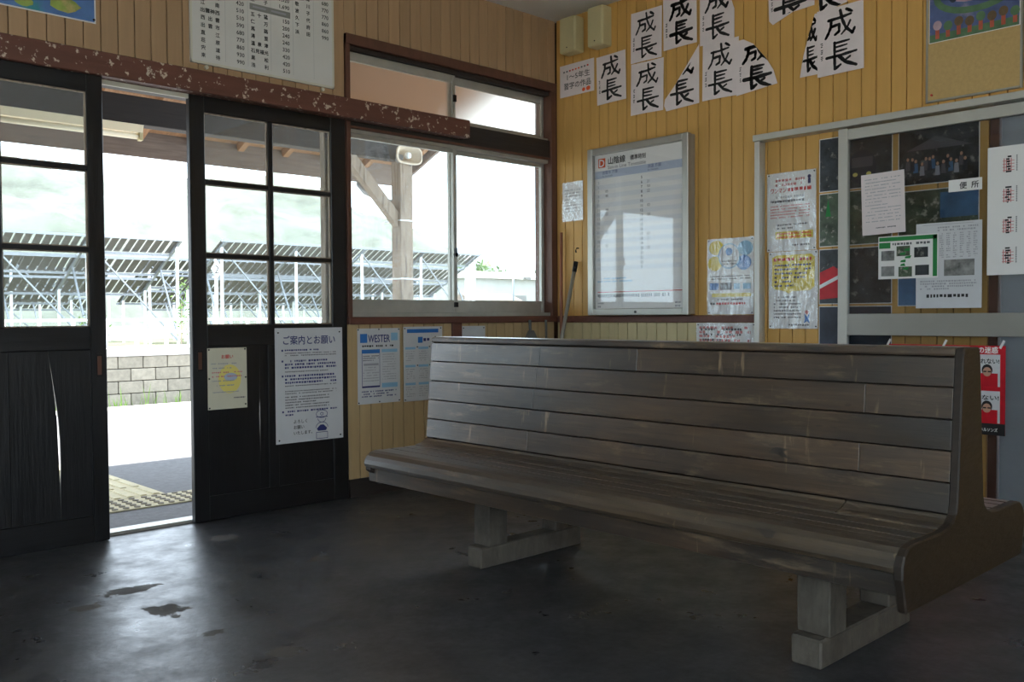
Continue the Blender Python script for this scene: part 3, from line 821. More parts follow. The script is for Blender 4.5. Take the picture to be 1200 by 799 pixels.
def ring(s, u, v, ru, rv, w, mat, layer=3, a0=0, a1=6.2832, name='illustration'):
    n = 24
    for k in range(n):
        t0, t1 = a0 + (a1 - a0) * k / n, a0 + (a1 - a0) * (k + 1) / n
        s.poly([(u + ru * math.cos(t0), v + rv * math.sin(t0)), (u + ru * math.cos(t1), v + rv * math.sin(t1)),
                (u + (ru - w) * math.cos(t1), v + (rv - w) * math.sin(t1)), (u + (ru - w) * math.cos(t0), v + (rv - w) * math.sin(t0))], mat, name, layer)
ring(nt, .272, .462, .036, .022, .003, 'ink_navy'); ring(nt, .272, .462, .010, .009, .003, 'ink_navy')
ring(nt, .272, .486, .026, .022, .003, 'ink_navy', a0=0.0, a1=3.1416)
nt.rect(.236, .476, .308, .480, 'ink_navy', 'illustration', 3)
ring(nt, .272, .535, .038, .030, .003, 'ink_navy', a0=3.1416, a1=6.2832); nt.poly([(.240, .540), (.262, .520), (.282, .520), (.304, .540), (.296, .552), (.248, .552)], 'ink_navy', 'illustration', 3)
for a, b, c, d in ((.236, .558, .308, .561), (.236, .592, .308, .595), (.236, .558, .239, .595), (.305, .558, .308, .595)): nt.rect(a, b, c, d, 'ink_navy', 'illustration', 3)
nt.pins([(.018, .024), (.388, .024), (.018, .584), (.388, .584)], .0045).done()

yn = Sheet('paper_notice', 'yellowed paper notice with faded red heading on the right door', 'notice', 'F', -2.468, 0.850, 0.207, 0.303, 0.006, 'paper_yellowed')
yn.ell(.115, .155, .060, .072, 'ink_paleyellow', 'printed_emblem', 1); yn.ell(.12, .145, .035, .020, 'ink_palelav', 'printed_emblem', 2)
yn.text('お願い', .103, .052, .022, 'ink_red', align='c', layer=3, bold=.0004)
yn.lines(.018, .075, .185, 2, .022, .006, 'ink_light', 2, .7, layer=3).lines(.022, .118, .190, 2, .020, .007, 'ink_pink', 3, .8, layer=3).lines(.022, .16, .14, 1, .02, .006, 'ink_light', 4, layer=3).lines(.028, .183, .16, 1, .02, .006, 'ink_light', 5, layer=3).lines(.025, .216, .185, 1, .02, .006, 'ink_light', 6, layer=3)
yn.lines(.135, .246, .196, 1, .02, .008, 'ink_grey', 7, 1, layer=3)
yn.pins([(.008, .008), (.198, .008), (.008, .150), (.200, .150), (.008, .295), (.198, .285)], .0045).done()

ws = Sheet('route_poster', 'white poster headed WESTER with blue tables on the boards below the window', 'poster', 'F', -1.597, 0.934, 0.290, 0.423, 0.004, 'paper_grey')
ws.rect(.018, .030, .066, .080, 'ink_blue', 'printed_block', 1); ws.text('WESTER', .072, .078, .06, 'ink_navy', width=.148, bold=.0008); ws.rect(.228, .026, .275, .070, 'ink_lightblue', 'printed_block', 1)
ws.lines(.032, .094, .245, 1, .02, .011, 'ink_black', 3)
ws.rect(.028, .118, .150, .332, 'ink_navy', 'printed_block', 1); ws.rect(.031, .140, .147, .322, 'paper_grey', 'printed_block', 2); ws.rect(.028, .118, .150, .140, 'ink_blue', 'printed_block', 3)
ws.lines(.036, .152, .142, 3, .012, .006, 'ink_grey', 4, layer=3).rect(.040, .196, .14, .208, 'ink_light', 'printed_block', 3).lines(.036, .216, .142, 6, .015, .006, 'ink_light', 5, layer=3)
ws.rect(.162, .118, .272, .136, 'ink_lightblue', 'printed_block', 1).lines(.168, .146, .262, 11, .014, .005, 'ink_light', 6).rect(.162, .310, .272, .336, 'ink_lightblue', 'printed_block', 1)
ws.lines(.026, .350, .262, 3, .014, .008, 'ink_navy', 7, .8)
ws.pins([(.006, .007), (.145, .006), (.283, .007), (.006, .414), (.145, .414), (.283, .414)], .0042).done()
p2 = Sheet('guide_poster', 'white poster with a blue bar on top and nine small tables, beside the bench end', 'poster', 'F', -1.281, 0.940, 0.288, 0.434, 0.004, 'paper_grey')
p2.rect(.026, .014, .258, .036, 'ink_blue', 'printed_block', 1); p2.rect(.105, .060, .140, .095, 'ink_blue', 'printed_block', 1); p2.lines(.146, .068, .190, 1, .02, .02, 'ink_navy', 3)
p2.ell(.235, .075, .010, .018, 'ink_grey', 'printed_block', 1)
for cx_ in (.012, .108, .204):
    for r_ in range(4):
        vv = (.118, .222, .326, .40)[r_]
        if r_ < 3: p2.rect(cx_, vv, cx_ + .074, vv + .014, 'ink_lightblue', 'printed_block', 1)
        if r_ < 3: p2.lines(cx_ + .004, vv + .024, cx_ + .070, 5, .013, .005, 'ink_light', int(cx_ * 100) + r_, .7)
p2.pins([(.010, .010), (.276, .010), (.010, .424), (.10, .118), (.19, .118), (.10, .226), (.19, .226)], .004).done()
sc_ = Sheet('small_card', 'small blank white card below the window, above the bench back', 'card', 'F', -0.838, 0.939, 0.19, 0.075, 0.004, 'paper_grey')
sc_.pins([(.012, .012), (.178, .012)], .004).done()

# ------------------------------------------------------------------ right wall: calligraphy by pupils
SEI = [([(.12, .70), (.45, .72), (.82, .78)], .085), ([(.21, .72), (.19, .45), (.12, .25), (.02, .08)], .085), ([(.22, .47), (.46, .50), (.44, .24), (.33, .17)], .08),
       ([(.50, .99), (.54, .62), (.66, .32), (.86, .10), (.93, .26)], .09), ([(.80, .55), (.70, .32), (.52, .13)], .075), ([(.69, .98), (.84, .86)], .09)]
CHO = [([(.30, .98), (.29, .46)], .085), ([(.30, .95), (.74, .97)], .075), ([(.30, .80), (.68, .82)], .065), ([(.30, .65), (.68, .67)], .065), ([(.04, .47), (.5, .49), (.96, .53)], .09),
       ([(.30, .47), (.30, .05), (.48, .17)], .09), ([(.76, .38), (.58, .27)], .07), ([(.44, .47), (.62, .22), (.96, .03)], .095)]
def brush(s, strokes, u0, v0, w, h, rg, weight=1.0, mat='ink_sumi'):
    for pts, wd in strokes:
        wd *= 1.2 * weight * rg.uniform(0.88, 1.15) * h
        p = [(u0 + x * w + rg.uniform(-.012, .012) * w, v0 + (1 - y) * h + rg.uniform(-.012, .012) * h) for x, y in pts]
        q = []
        for i in range(len(p) - 1):
            for k in range(4): q.append((p[i][0] + (p[i + 1][0] - p[i][0]) * k / 4, p[i][1] + (p[i + 1][1] - p[i][1]) * k / 4))
        q.append(p[-1])
        L_ = len(q)
        ws_ = [wd * 0.5 * (1.05 if i < 2 else 0.82 + 0.3 * abs(math.sin(i * .9))) * (0.75 if i == L_ - 1 else 1) for i in range(L_)]
        for i in range(L_ - 1):
            a, b = q[i], q[i + 1]
            dx, dy = b[0] - a[0], b[1] - a[1]; l = math.hypot(dx, dy) or 1e-6
            nx, ny = -dy / l, dx / l
            s.poly([(a[0] + nx * ws_[i], a[1] + ny * ws_[i]), (b[0] + nx * ws_[i + 1], b[1] + ny * ws_[i + 1]), (b[0] - nx * ws_[i + 1], b[1] - ny * ws_[i + 1]), (a[0] - nx * ws_[i], a[1] - ny * ws_[i])], mat, 'brush_lettering', 2)
            s.ell(b[0], b[1], ws_[i + 1], ws_[i + 1], mat, 'brush_lettering', 3, 8)
        s.ell(q[0][0], q[0][1], ws_[0], ws_[0], mat, 'brush_lettering', 3, 8)
def calligraphy(a, b, zt, zb, seed, label, outline=None, rot=0.0, weight=1.0, top_cut=0.0, u_cut=0.0, off=0.004):
    rg = random.Random(seed)
    w, h = a - b, zt - zb
    fullh = h + top_cut; fullw = w + u_cut
    s = Sheet('calligraphy_sheet', label, 'calligraphy', 'R', a, zt, w, h, off, 'paper_pink', 'calligraphy sheets on the yellow wall', outline or [(0, 0), (.5, .004), (1, 0), (1, 1), (.5, .996), (0, 1)], rot=rot)
    x0 = w - fullw
    bx = x0 + fullw * (.17 + rg.uniform(-.02, .02)); bw = fullw * .70
    brush(s, SEI, bx, -top_cut + fullh * .06, bw, fullh * .42, rg, weight)
    brush(s, CHO, bx + fullw * rg.uniform(-.02, .02), -top_cut + fullh * .52, bw, fullh * .42, rg, weight)
    for k in range(3):      # the pupil's name, a few small brush dabs down the left edge
        uu, vv = x0 + fullw * .09, -top_cut + fullh * (.50 + .10 * k)
        for j in range(3):
            s.poly([(uu + rg.uniform(-.006, .002), vv + .008 * j), (uu + rg.uniform(.004, .012), vv + .008 * j - .002), (uu + .008, vv + .008 * j + .003), (uu - .002, vv + .008 * j + .004)], 'ink_sumi', 'name_dabs', 2)
    s.done()
    return s
calligraphy(-.652, -.887, 2.850, 2.545, 1, 'calligraphy sheet, topmost one directly above another, second column from the corner', rot=.012)
calligraphy(-.899, -1.137, 2.885, 2.574, 2, 'calligraphy sheet in the top row left of the rounded torn one', weight=1.35, rot=-.01)
calligraphy(-1.160, -1.389, 2.835, 2.545, 3, 'calligraphy sheet in the top row with a rounded torn upper right corner', [(0, 0), (.40, .02), (.70, .09), (.90, .22), (1, .44), (1, 1), (0, 1)], weight=1.05, top_cut=.04)
calligraphy(-.372, -.610, 2.645, 2.341, 4, 'lone calligraphy sheet beside the small title card', rot=-.02, weight=1.1)
calligraphy(-.651, -.899, 2.540, 2.228, 5, 'calligraphy sheet below the first one, left of the half sheet', rot=.015)
calligraphy(-.905, -1.155, 2.560, 2.213, 6, 'calligraphy sheet torn diagonally to a half with upper left missing', [(1, 0), (1, .97), (.06, 1), (0, .90), (.02, .80), (.30, .60)], weight=1.1, off=.005)
calligraphy(-1.178, -1.416, 2.548, 2.226, 7, 'whole calligraphy sheet overlapped at right by a torn one', rot=.015)
calligraphy(-1.405, -1.660, 2.520, 2.217, 8, 'calligraphy sheet torn off along its upper right curve', [(0, 0), (.18, 0), (.42, .12), (.72, .42), (.90, .66), (1, .92), (0, 1)], weight=1.4, off=.007)
calligraphy(-1.597, -1.871, 2.860, 2.558, 9, 'calligraphy sheet cut by the picture top with a slanting lower left', [(0, 0), (1, 0), (1, .84), (.55, .86), (.12, 1), (.04, .92)], weight=1.3)
calligraphy(-1.886, -2.050, 2.880, 2.545, 10, 'narrow calligraphy sheet at the picture top above a whole one', [(0, 0), (1, 0), (1, .90), (.6, .94), (.08, 1)], weight=1.3, u_cut=.06)
calligraphy(-1.790, -1.906, 2.560, 2.245, 11, 'folded over narrow calligraphy strip left of a whole sheet', [(.72, 0), (1, .02), (1, 1), (0, 1), (.12, .72), (.42, .33)], weight=1.0, off=.004)
calligraphy(-1.890, -2.139, 2.565, 2.225, 12, 'rightmost whole calligraphy sheet on the yellow wall', rot=-.012, off=.008)
tt = Sheet('title_card', 'small white title card for the calligraphy beside the ceiling corner', 'card', 'R', -.049, 2.650, .300, .208, .004, 'paper_pink')
tt.text('1〜5年生', .165, .100, .046, 'ink_black', align='c', width=.20, bold=.0004)
tt.text('習字の作品', .155, .158, .046, 'ink_black', align='c', width=.235, bold=.0006)
for k in range(9): tt.rect(.03 + .026 * k, .040 - .0012 * k, .045 + .026 * k, .050 - .0012 * k, ('ink_grey', 'ink_red', 'ink_orange')[(k // 2) % 3], 'printed_pattern', 1)
tt.ell(.21, .185, .014, .012, 'ink_orange', 'printed_stamp', 1).ell(.25, .183, .018, .014, 'ink_orange', 'printed_stamp', 1)
tt.done()

# ------------------------------------------------------------------ timetable case
case = thing('timetable_case', (-0.035, -0.74, 1.0), 'framed railway timetable behind glass on the yellow wall', 'timetable')
TY0, TY1, TZ0, TZ1 = -0.350, -1.127, 0.999, 2.052
B('case_back', -0.045, -0.001, TY1 + .004, TY0 - .004, TZ0 + .004, TZ1 - .004, 'aluminium_old', case, 0.002)
FB = 0.042
B('frame_bar', -0.078, -0.045, TY0 - FB, TY0, TZ0, TZ1, 'aluminium', case, 0.004)
B('frame_bar', -0.078, -0.045, TY1, TY1 + FB, TZ0, TZ1, 'aluminium', case, 0.004)
B('frame_bar', -0.077, -0.045, TY1 + FB, TY0 - FB, TZ1 - FB, TZ1, 'aluminium', case, 0.004)
B('frame_bar', -0.077, -0.045, TY1 + FB, TY0 - FB, TZ0, TZ0 + FB, 'aluminium', case, 0.004)
MB().box(-0.066, -0.063, TY1 + FB, TY0 - FB, TZ0 + FB, TZ1 - FB).build('pane', 'glass_case', case)
MB().tube([(-0.082, -0.74, TZ0 + .02), (-0.074, -0.74, TZ0 + .02)], .008, 10).build('lock', 'dark_metal', case)
W_, H_ = TY0 - TY1 - 2 * FB, TZ1 - TZ0 - 2 * FB
ts = Sheet('timetable_sheet', None, None, 'R', TY0 - FB, TZ1 - FB, W_, H_, 0.046, 'paper_white', parent=case)
ts.rect(.028, .022, .086, .080, 'ink_orange', 'printed_block', 1).text('D', .057, .074, .066, 'ink_white', align='c', bold=.001)
ts.text('山陰線', .105, .062, .048, 'ink_black', bold=.0010, squeeze=1.0).text('標準時刻', .285, .058, .034, 'ink_black', bold=.0006, squeeze=.9).text('San-in Line Timetable', .105, .094, .032, 'ink_grey', width=.30)
ts.rect(0, .100, W_, .148, 'ink_palelav', 'printed_block', 1)
ts.text('出雲市 方面', .060, .122, .024, 'ink_navy').text('for Izumoshi', .060, .141, .017, 'ink_grey').text('浜田 方面', .42, .122, .024, 'ink_navy').text('for Hamada', .42, .141, .017, 'ink_grey')
hrs = [str(h) for h in range(5, 24)] + ['0']
for i, hh in enumerate(hrs):
    v = .182 + .0285 * i
    if i % 2: ts.rect(0, v - .022, W_, v + .0065, 'paper_band', 'printed_band', 1)
    ts.text(hh, .030, v, .024, 'ink_light', align='c').text(hh, .375, v, .024, 'ink_black', align='c', bold=.0004)
    if i in (2, 3, 6, 7, 11, 14): ts.text(('14', '32', '15', '48', '05', '22')[(i * 5) % 6], .085, v, .024, 'ink_grey')
    if i in (1, 2, 3, 6, 8, 12, 13, 15): ts.text(('02', '21', '50', '22', '41', '10')[(i * 7) % 6], .415, v, .024, 'ink_grey')
ts.lines(.02, .775, .30, 2, .018, .010, 'ink_lightblue', 5)
ts.rect(.02, .862, W_ - .02, .867, 'ink_red', 'printed_rule', 2)
ts.lines(.02, .878, W_ - .02, 1, .02, .022, 'ink_grey', 6, .9, dash=.010).lines(.02, .93, .07, 2, .02, .012, 'ink_light', 7).lines(W_ - .07, .93, W_ - .03, 2, .02, .012, 'ink_light', 8)
ts.done()

# ------------------------------------------------------------------ posters on the right wall
pa = Sheet('laminated_poster', 'laminated blue and yellow poster between timetable and door jamb', 'poster', 'R', -1.213, 1.430, .303, .429, .006, 'laminate')
for cx_, cy_, m_ in ((.06, .05, 'ink_yellow'), (.05, .14, 'ink_yellow'), (.25, .06, 'ink_lightblue'), (.24, .14, 'ink_blue')): pa.ell(cx_, cy_, .048, .042, m_, 'printed_block', 1)
pa.ell(.145, .10, .072, .072, 'ink_lightblue', 'printed_block', 2).ell(.145, .10, .066, .066, 'paper_grey', 'printed_block', 3).ell(.145, .075, .022, .022, 'ink_blue', 'printed_block', 4).lines(.10, .125, .195, 2, .016, .009, 'ink_grey', 3, layer=4)
pa.lines(.02, .21, .28, 2, .014, .008, 'ink_grey', 4).rect(.015, .25, .075, .29, 'ink_blue', 'printed_block', 1).rect(.085, .25, .16, .29, 'ink_grey', 'printed_block', 1).rect(.175, .255, .215, .288, 'ink_lightblue', 'printed_block', 1).rect(.235, .255, .285, .288, 'ink_lightblue', 'printed_block', 1)
pa.rect(.03, .31, .285, .33, 'ink_paleyellow', 'printed_block', 1).lines(.04, .34, .28, 1, .02, .010, 'ink_grey', 5).lines(.06, .362, .28, 1, .02, .014, 'ink_red', 6).lines(.02, .362, .05, 1, .02, .016, 'ink_black', 7)
pa.pins([(.01, .01), (.293, .01), (.01, .42), (.293, .42)], .004).film().done()
pb = Sheet('handwritten_notice', 'glossy handwritten notice below the dado rail by the door jamb', 'notice', 'R', -1.137, .952, .392, .28, .006, 'laminate')
pb.lines(.02, .020, .36, 4, .024, .018, 'ink_pink', 3, .8).lines(.03, .03, .30, 3, .03, .014, 'ink_grey', 9, .5, layer=2)
pb.pins([(.012, .010), (.38, .010)], .004).film().done()
pc = Sheet('rider_notice', 'laminated notice with red lines and a yellow bar, above the yellow one', 'notice', 'R', -1.599, 1.758, .286, .420, .006, 'laminate')
pc.lines(.05, .035, .22, 2, .024, .014, 'ink_pink', 3).text('ワンマン', .020, .105, .030, 'ink_red', bold=.0006, squeeze=.8).lines(.125, .085, .26, 1, .02, .020, 'ink_red', 4)
pc.ell(.248, .035, .010, .010, 'ink_navy', 'illustration', 1).rect(.240, .045, .256, .072, 'ink_navy', 'illustration', 1)
pc.lines(.02, .125, .26, 2, .020, .012, 'ink_light', 5).lines(.03, .148, .25, 1, .02, .012, 'ink_grey', 6).lines(.02, .175, .25, 5, .015, .008, 'ink_pink', 7).lines(.06, .275, .24, 2, .018, .010, 'ink_grey', 8)
pc.rect(.05, .315, .27, .355, 'ink_yellow', 'printed_block', 1).lines(.06, .322, .26, 2, .018, .011, 'ink_orange', 9, layer=2).lines(.15, .385, .27, 1, .02, .010, 'ink_grey', 10)
pc.pins([(.01, .01), (.276, .01), (.01, .41), (.276, .41)], .004).film().done()
pd = Sheet('yellow_notice', 'laminated notice with a large yellow speech block beside the glass door', 'notice', 'R', -1.610, 1.335, .286, .412, .006, 'laminate')
pd.poly([(.02, .03), (.05, .018), (.25, .018), (.27, .035), (.268, .19), (.24, .21), (.14, .212), (.12, .225), (.10, .212), (.03, .20), (.018, .18)], 'ink_yellow', 'printed_block', 1)
pd.lines(.03, .034, .25, 1, .02, .018, 'ink_red', 3, layer=2).lines(.035, .068, .25, 6, .022, .011, 'ink_navy', 4, layer=2).lines(.03, .24, .19, 7, .018, .009, 'ink_grey', 5)
pd.poly([(.21, .33), (.225, .35), (.24, .33), (.236, .36), (.242, .385), (.225, .372), (.208, .385), (.214, .36)], 'ink_blue', 'illustration', 1).ell(.225, .325, .010, .010, 'ink_pink', 'illustration', 1)
pd.lines(.12, .388, .26, 1, .02, .010, 'ink_grey', 6)
pd.pins([(.01, .01), (.276, .01), (.01, .40), (.276, .40)], .004).film().done()
pl_ = Sheet('plastic_sleeve', 'glossy plastic sleeve with a paper between corner and timetable', 'paper', 'R', -.069, 1.878, .180, .255, .005, 'laminate')
pl_.lines(.02, .05, .16, 8, .020, .006, 'ink_light', 3).film().done()

# photographs pinned on the wall behind the glass door
def photo(label, a, zt, w, h, mat, extra=None):
    s = Sheet('pinned_photo', label, 'photo', 'R', a, zt, w, h, .004, 'paper_white', 'photographs behind the glass door')
    s.rect(.004, .004, w - .004, h - .004, mat, 'printed_picture', 1)
    if extra: extra(s)
    s.done()
def train(s):
    s.ell(.23, .17, .075, .085, 'print_navy', 'printed_picture', 2)
    s.rect(.175, .12, .285, .17, 'ink_grey', 'printed_picture', 3)
    s.ell(.195, .205, .013, .010, 'ink_paleyellow', 'printed_picture', 4).ell(.265, .205, .013, .010, 'ink_paleyellow', 'printed_picture', 4)
photo('dark photo of a train with two headlights behind the glass door', -1.902, 1.905, .385, .275, 'print_darkphoto', train)
photo('grey photo with a green leaf tip below the train photo', -1.902, 1.622, .385, .275, 'print_greenphoto', lambda s: s.poly([(.05, .03), (.065, .12), (.035, .12)], 'ink_green', 'printed_picture', 2))
def redtrain(s):
    s.poly([(0.004, .12), (.08, .09), (.13, .12), (.13, .25), (.004, .26)], 'red_poster', 'printed_picture', 2)
    s.poly([(0.004, .185), (.12, .13), (.12, .15), (.004, .205)], 'ink_white', 'printed_picture', 3)
photo('photo of a red train front beside the yellow notice', -1.902, 1.335, .385, .285, 'print_darkphoto', redtrain)
photo('dark photo mostly hidden behind the bench back', -1.902, 1.040, .385, .275, 'print_navy')
def group(s):
    rg = random.Random(4)
    for k in range(14):
        u_, v_ = .05 + .020 * k + rg.uniform(-.006, .006), .155 + rg.uniform(-.02, .02)
        s.ell(u_, v_, .0065, .0085, 'skin_tone', 'printed_picture', 2).poly([(u_ - .009, v_ + .010), (u_ + .009, v_ + .010), (u_ + .012, v_ + .055), (u_ - .012, v_ + .055)], ('ink_grey', 'print_navy', 'print_bluephoto', 'ink_light')[k % 4], 'printed_picture', 2)
    s.poly([(.04, .10), (.18, .04), (.34, .10)], 'ink_grey', 'printed_picture', 2)
photo('photo of a group standing in front of a gable behind the glass', -2.315, 1.880, .375, .265, 'print_darkphoto', group)
photo('photo of a crowd beside a strip of blue sea behind the glass', -2.315, 1.590, .375, .265, 'print_greenphoto', lambda s: s.rect(.20, .02, .37, .14, 'print_bluephoto', 'printed_picture', 2))
photo('bluish photo of tracks behind the newspaper sheet', -2.315, 1.300, .375, .265, 'print_bluephoto')

# papers taped on the glass door
GO = 0.0435
g3 = Sheet('newspaper_sheet', 'large newspaper article sheet taped to the glass door', 'paper', 'R', -2.420, 1.424, .297, .400, GO, 'paper_grey')
g3.lines(.10, .02, .28, 2, .013, .008, 'ink_light', 3).rect(.03, .008, .26, .010, 'ink_light', 'printed_rule', 1)
for c_ in range(6): g3.lines(.11 + .030 * c_, .05, .128 + .030 * c_, 12, .010, .006, 'ink_light', 20 + c_)
g3.rect(.13, .175, .265, .250, 'print_greyphoto', 'printed_picture', 1)
g3.lines(.02, .27, .275, 4, .012, .008, 'ink_light', 8).lines(.05, .335, .25, 1, .02, .016, 'ink_black', 9)
g3.done()
g2 = Sheet('green_leaflet', 'leaflet with a green border and small pictures over the newspaper sheet', 'leaflet', 'R', -2.238, 1.375, .286, .207, GO + .004, 'paper_white')
g2.rect(.004, .004, .282, .024, 'ink_green', 'printed_block', 1).rect(.262, .004, .282, .20, 'ink_green', 'printed_block', 1).rect(.004, .03, .06, .058, 'ink_green', 'printed_block', 1)
for k, (a_, b_) in enumerate(((.015, .07), (.09, .05), (.175, .06), (.015, .145), (.10, .150), (.18, .145))): g2.rect(a_, b_, a_ + .065, b_ + .048, ('print_greyphoto', 'print_greenphoto', 'print_darkphoto')[k % 3], 'printed_picture', 2)
for k_ in range(6):
    rg = random.Random(k_); a_, b_ = .105 + rg.uniform(0, .03), .065 + .018 * k_
    g2.poly([(a_, b_), (a_ + rg.uniform(.015, .03), b_ - .004), (a_ + .022, b_ + .010), (a_ - .004, b_ + .009)], 'ink_green', 'printed_motif', 4)
g2.lines(.07, .034, .25, 1, .02, .012, 'ink_grey', 4, layer=2)
g2.done()
g1 = Sheet('typed_paper', 'faded white typed paper taped high on the glass door', 'paper', 'R', -2.150, 1.690, .215, .300, GO, 'paper_pink', rot=-.03)
g1.lines(.02, .025, .195, 14, .016, .005, 'ink_light', 3, .8).lines(.07, .265, .17, 1, .02, .006, 'ink_grey', 4).done()
bj = Sheet('toilet_sign', 'small white sign reading 便所 taped on the glass door', 'sign', 'R', -2.568, 1.616, .147, .055, GO, 'paper_white')
bj.text('便', .048, .042, .034, 'ink_black', bold=.0006).text('所', .100, .042, .034, 'ink_black', bold=.0006).done()
rs = Sheet('stamp_sheet', 'large white sheet of brush writing with red stamps at the right edge', 'paper', 'R', -2.738, 1.742, .43, .572, GO, 'paper_white')
for c_ in range(3):
    for r_ in range(4):
        rg = random.Random(c_ * 10 + r_); u_, v_ = .085 + .14 * c_, .085 + .135 * r_
        for j in range(4): rs.rect(u_ - .018 + .012 * j * .8, v_ - .03, u_ - .014 + .012 * j * .8, v_ + .03, 'ink_pink', 'red_stamp', 1); rs.rect(u_ - .022, v_ - .02 + .014 * j, u_ + .026, v_ - .017 + .014 * j, 'ink_pink', 'red_stamp', 1)
        for j in range(7): rs.rect(u_ + rg.uniform(-.012, .0), v_ - .040 + .011 * j, u_ + rg.uniform(.002, .018), v_ - .033 + .011 * j, 'ink_black', 'brush_lettering', 2)
        for j in range(9): rs.rect(u_ + .034, v_ - .04 + .008 * j, u_ + .039, v_ - .035 + .008 * j, 'ink_grey', 'small_print', 2)
rs.done()
rp = Sheet('red_poster', 'red warning poster with a black foot taped to the glass door behind the bench', 'poster', 'R', -2.288, .852, .532, .405, GO, 'red_poster')
rp.rect(0, .352, .532, .405, 'ink_black', 'printed_block', 1)
rp.lines(.03, .372, .40, 1, .02, .014, 'ink_white', 3, layer=2); rp.text('ネルソンズ', .425, .388, .018, 'ink_white', bold=.0004, squeeze=.85)
for k, u_ in enumerate((.05, .22, .405)):
    for j, v_ in enumerate((.040, .205)):
        rp.rect(u_, v_, u_ + .105, v_ + .145, 'paper_grey', 'printed_block', 1)
        rp.rect(u_ + .01, v_ + .085, u_ + .095, v_ + .145, ('red_poster', 'print_navy')[j * (k % 2)], 'illustration', 2)
        rp.ell(u_ + .05, v_ + .070, .023, .026, 'ink_black', 'illustration', 3).ell(u_ + .05, v_ + .078, .018, .021, 'skin_tone', 'illustration', 4)
        rp.rect(u_ + .034, v_ + .074, u_ + .048, v_ + .080, 'ink_black', 'illustration', 5).rect(u_ + .053, v_ + .074, u_ + .067, v_ + .080, 'ink_black', 'illustration', 5)
        rp.text(('されない!', 'しない!')[j], u_ + .050, v_ + .040, .026, 'ink_black', align='c', width=.100, bold=.0006)
rp.text('の迷惑', .415, .032, .032, 'ink_white', bold=.0008, squeeze=.9)
for u_ in (.0, .265, .515):
    mb = MB(); p = Vector(rp.P(u_, -.002, .004)); mb.bar(p + Vector((0, -.012, .022)), p + Vector((0, .006, -.014)), .010, .002, (1, 0, 0)); mb.build('tape', 'paper_white', rp.o)
rp.done()

# boards with a painting, high at the right edge
def cork_board(a, b, z0, z1, label):
    o = thing('pin_board', (-0.008, (a + b) / 2, z0), label, 'board', 'pin boards above the glass door')
    B('board', -0.012, -0.001, b + .010, a - .010, z0 + .010, z1 - .010, 'cork', o)
    for x in ((b, b + .012, z0, z1), (a - .012, a, z0, z1)): B('frame_bar', -0.0128, -0.001, x[0], x[1], x[2], x[3], 'aluminium', o, .002)
    B('frame_bar', -0.0128, -0.001, b + .012, a - .012, z0, z0 + .012, 'aluminium', o, .002); B('frame_bar', -0.0128, -0.001, b + .012, a - .012, z1 - .012, z1, 'aluminium', o, .002)
    return o
cb = cork_board(-2.446, -2.868, 1.996, 2.80, 'tan pin board with a child painting above the glass door')
MB().tube([(-.012, -2.476, 2.030), (-.020, -2.476, 2.030)], .005, 8).build('pin', 'ink_red', cb)
cork_board(-2.874, -3.30, 2.02, 2.80, 'pin board of which only a sliver shows at the right edge')
pt = Sheet('child_painting', 'childs crayon painting of a blue valley with a row of red trees', 'painting', 'R', -2.462, 2.640, .396, .368, .0135, 'paper_white')
pt.rect(.003, .003, .393, .365, 'painting', 'painted_sky', 1)
pt.poly([(.003, .33), (.39, .325), (.39, .365), (.003, .365)], 'painting_green', 'painted_ground', 2)
ring(pt, .21, .165, .19, .10, .03, 'painting_green', 2, name='painted_ring'); pt.ell(.19, .15, .11, .06, 'painting_pink', 'painted_field', 2).ell(.11, .17, .02, .03, 'print_navy', 'painted_field', 3)
for k in range(8):
    u_ = .03 + .048 * k
    pt.rect(u_, .300 + .01 * (k % 2), u_ + .018, .352, 'painting_red', 'painted_tree', 3).ell(u_ + .009, .29 + .01 * (k % 2), .020, .022, ('painting_brown', 'painting_green', 'painting_brown')[k % 3] if k else 'painting_pink', 'painted_tree', 4)
pt.done()

# two speaker boxes under the ceiling
for (a, b, z0, z1, lb) in ((-.130, -.262, 2.700, 2.925, 'cream wall box under the ceiling, the one nearer the corner'), (-.372, -.496, 2.690, 2.935, 'cream wall box under the ceiling, the one nearer the calligraphy')):
    o = thing('wall_speaker', (-0.05, (a + b) / 2, z0), lb, 'speaker', 'wall boxes under the ceiling')
    B('housing', -0.088, -0.001, b, a, z0, z1, 'speaker_cream', o, .005)
    B('front_cover', -0.096, -0.088, b + .003, a - .003, z0 + .003, z1 - .003, 'speaker_cream', o, .003)
    MB().tube([(-.096, (a + b) / 2, z0 + .03), (-.099, (a + b) / 2, z0 + .03)], .004, 8).build('screw', 'dark_metal', o)

# cleaning tools in the corner
o = MB().tube([(-.035, -.060, 0.0), (-.030, -.072, 0.8), (-.028, -.076, 1.55)], [.011, .011, .010], 10).build('broom_stick', 'stick_wood', None, smooth=True)
tag(o, 'thin reddish wooden stick standing upright in the corner', 'stick')
o = thing('mop_handle', (-.30, -.11, 0), 'grey metal tool handle leaning in the corner beside the timetable', 'stick')
MB().tube([(-.30, -.11, .02), (-.022, -.200, 1.345)], .0125, 10).build('handle', 'stick_metal', o, smooth=True)
MB().tube([(-.0345, -.1959, 1.285), (-.021, -.2003, 1.352)], .015, 10).build('grip', 'dark_metal', o, smooth=True)
MB().box(-.37, -.24, -.14, -.08, 0.0, 0.03).build('mop_head', 'plastic_grey', o, .006)
o = MB().tube([(0, -.204, 1.44), (-.018, -.204, 1.44), (-.028, -.204, 1.425), (-.024, -.204, 1.41)], .004, 8).build('wall_hook', 'dark_metal', None)
tag(o, 'small metal hook on the wall left of the timetable', 'hook')
o = thing('dustpan', (-.28, -.04, .66), 'dark dustpan hanging from the rail below the window', 'dustpan')
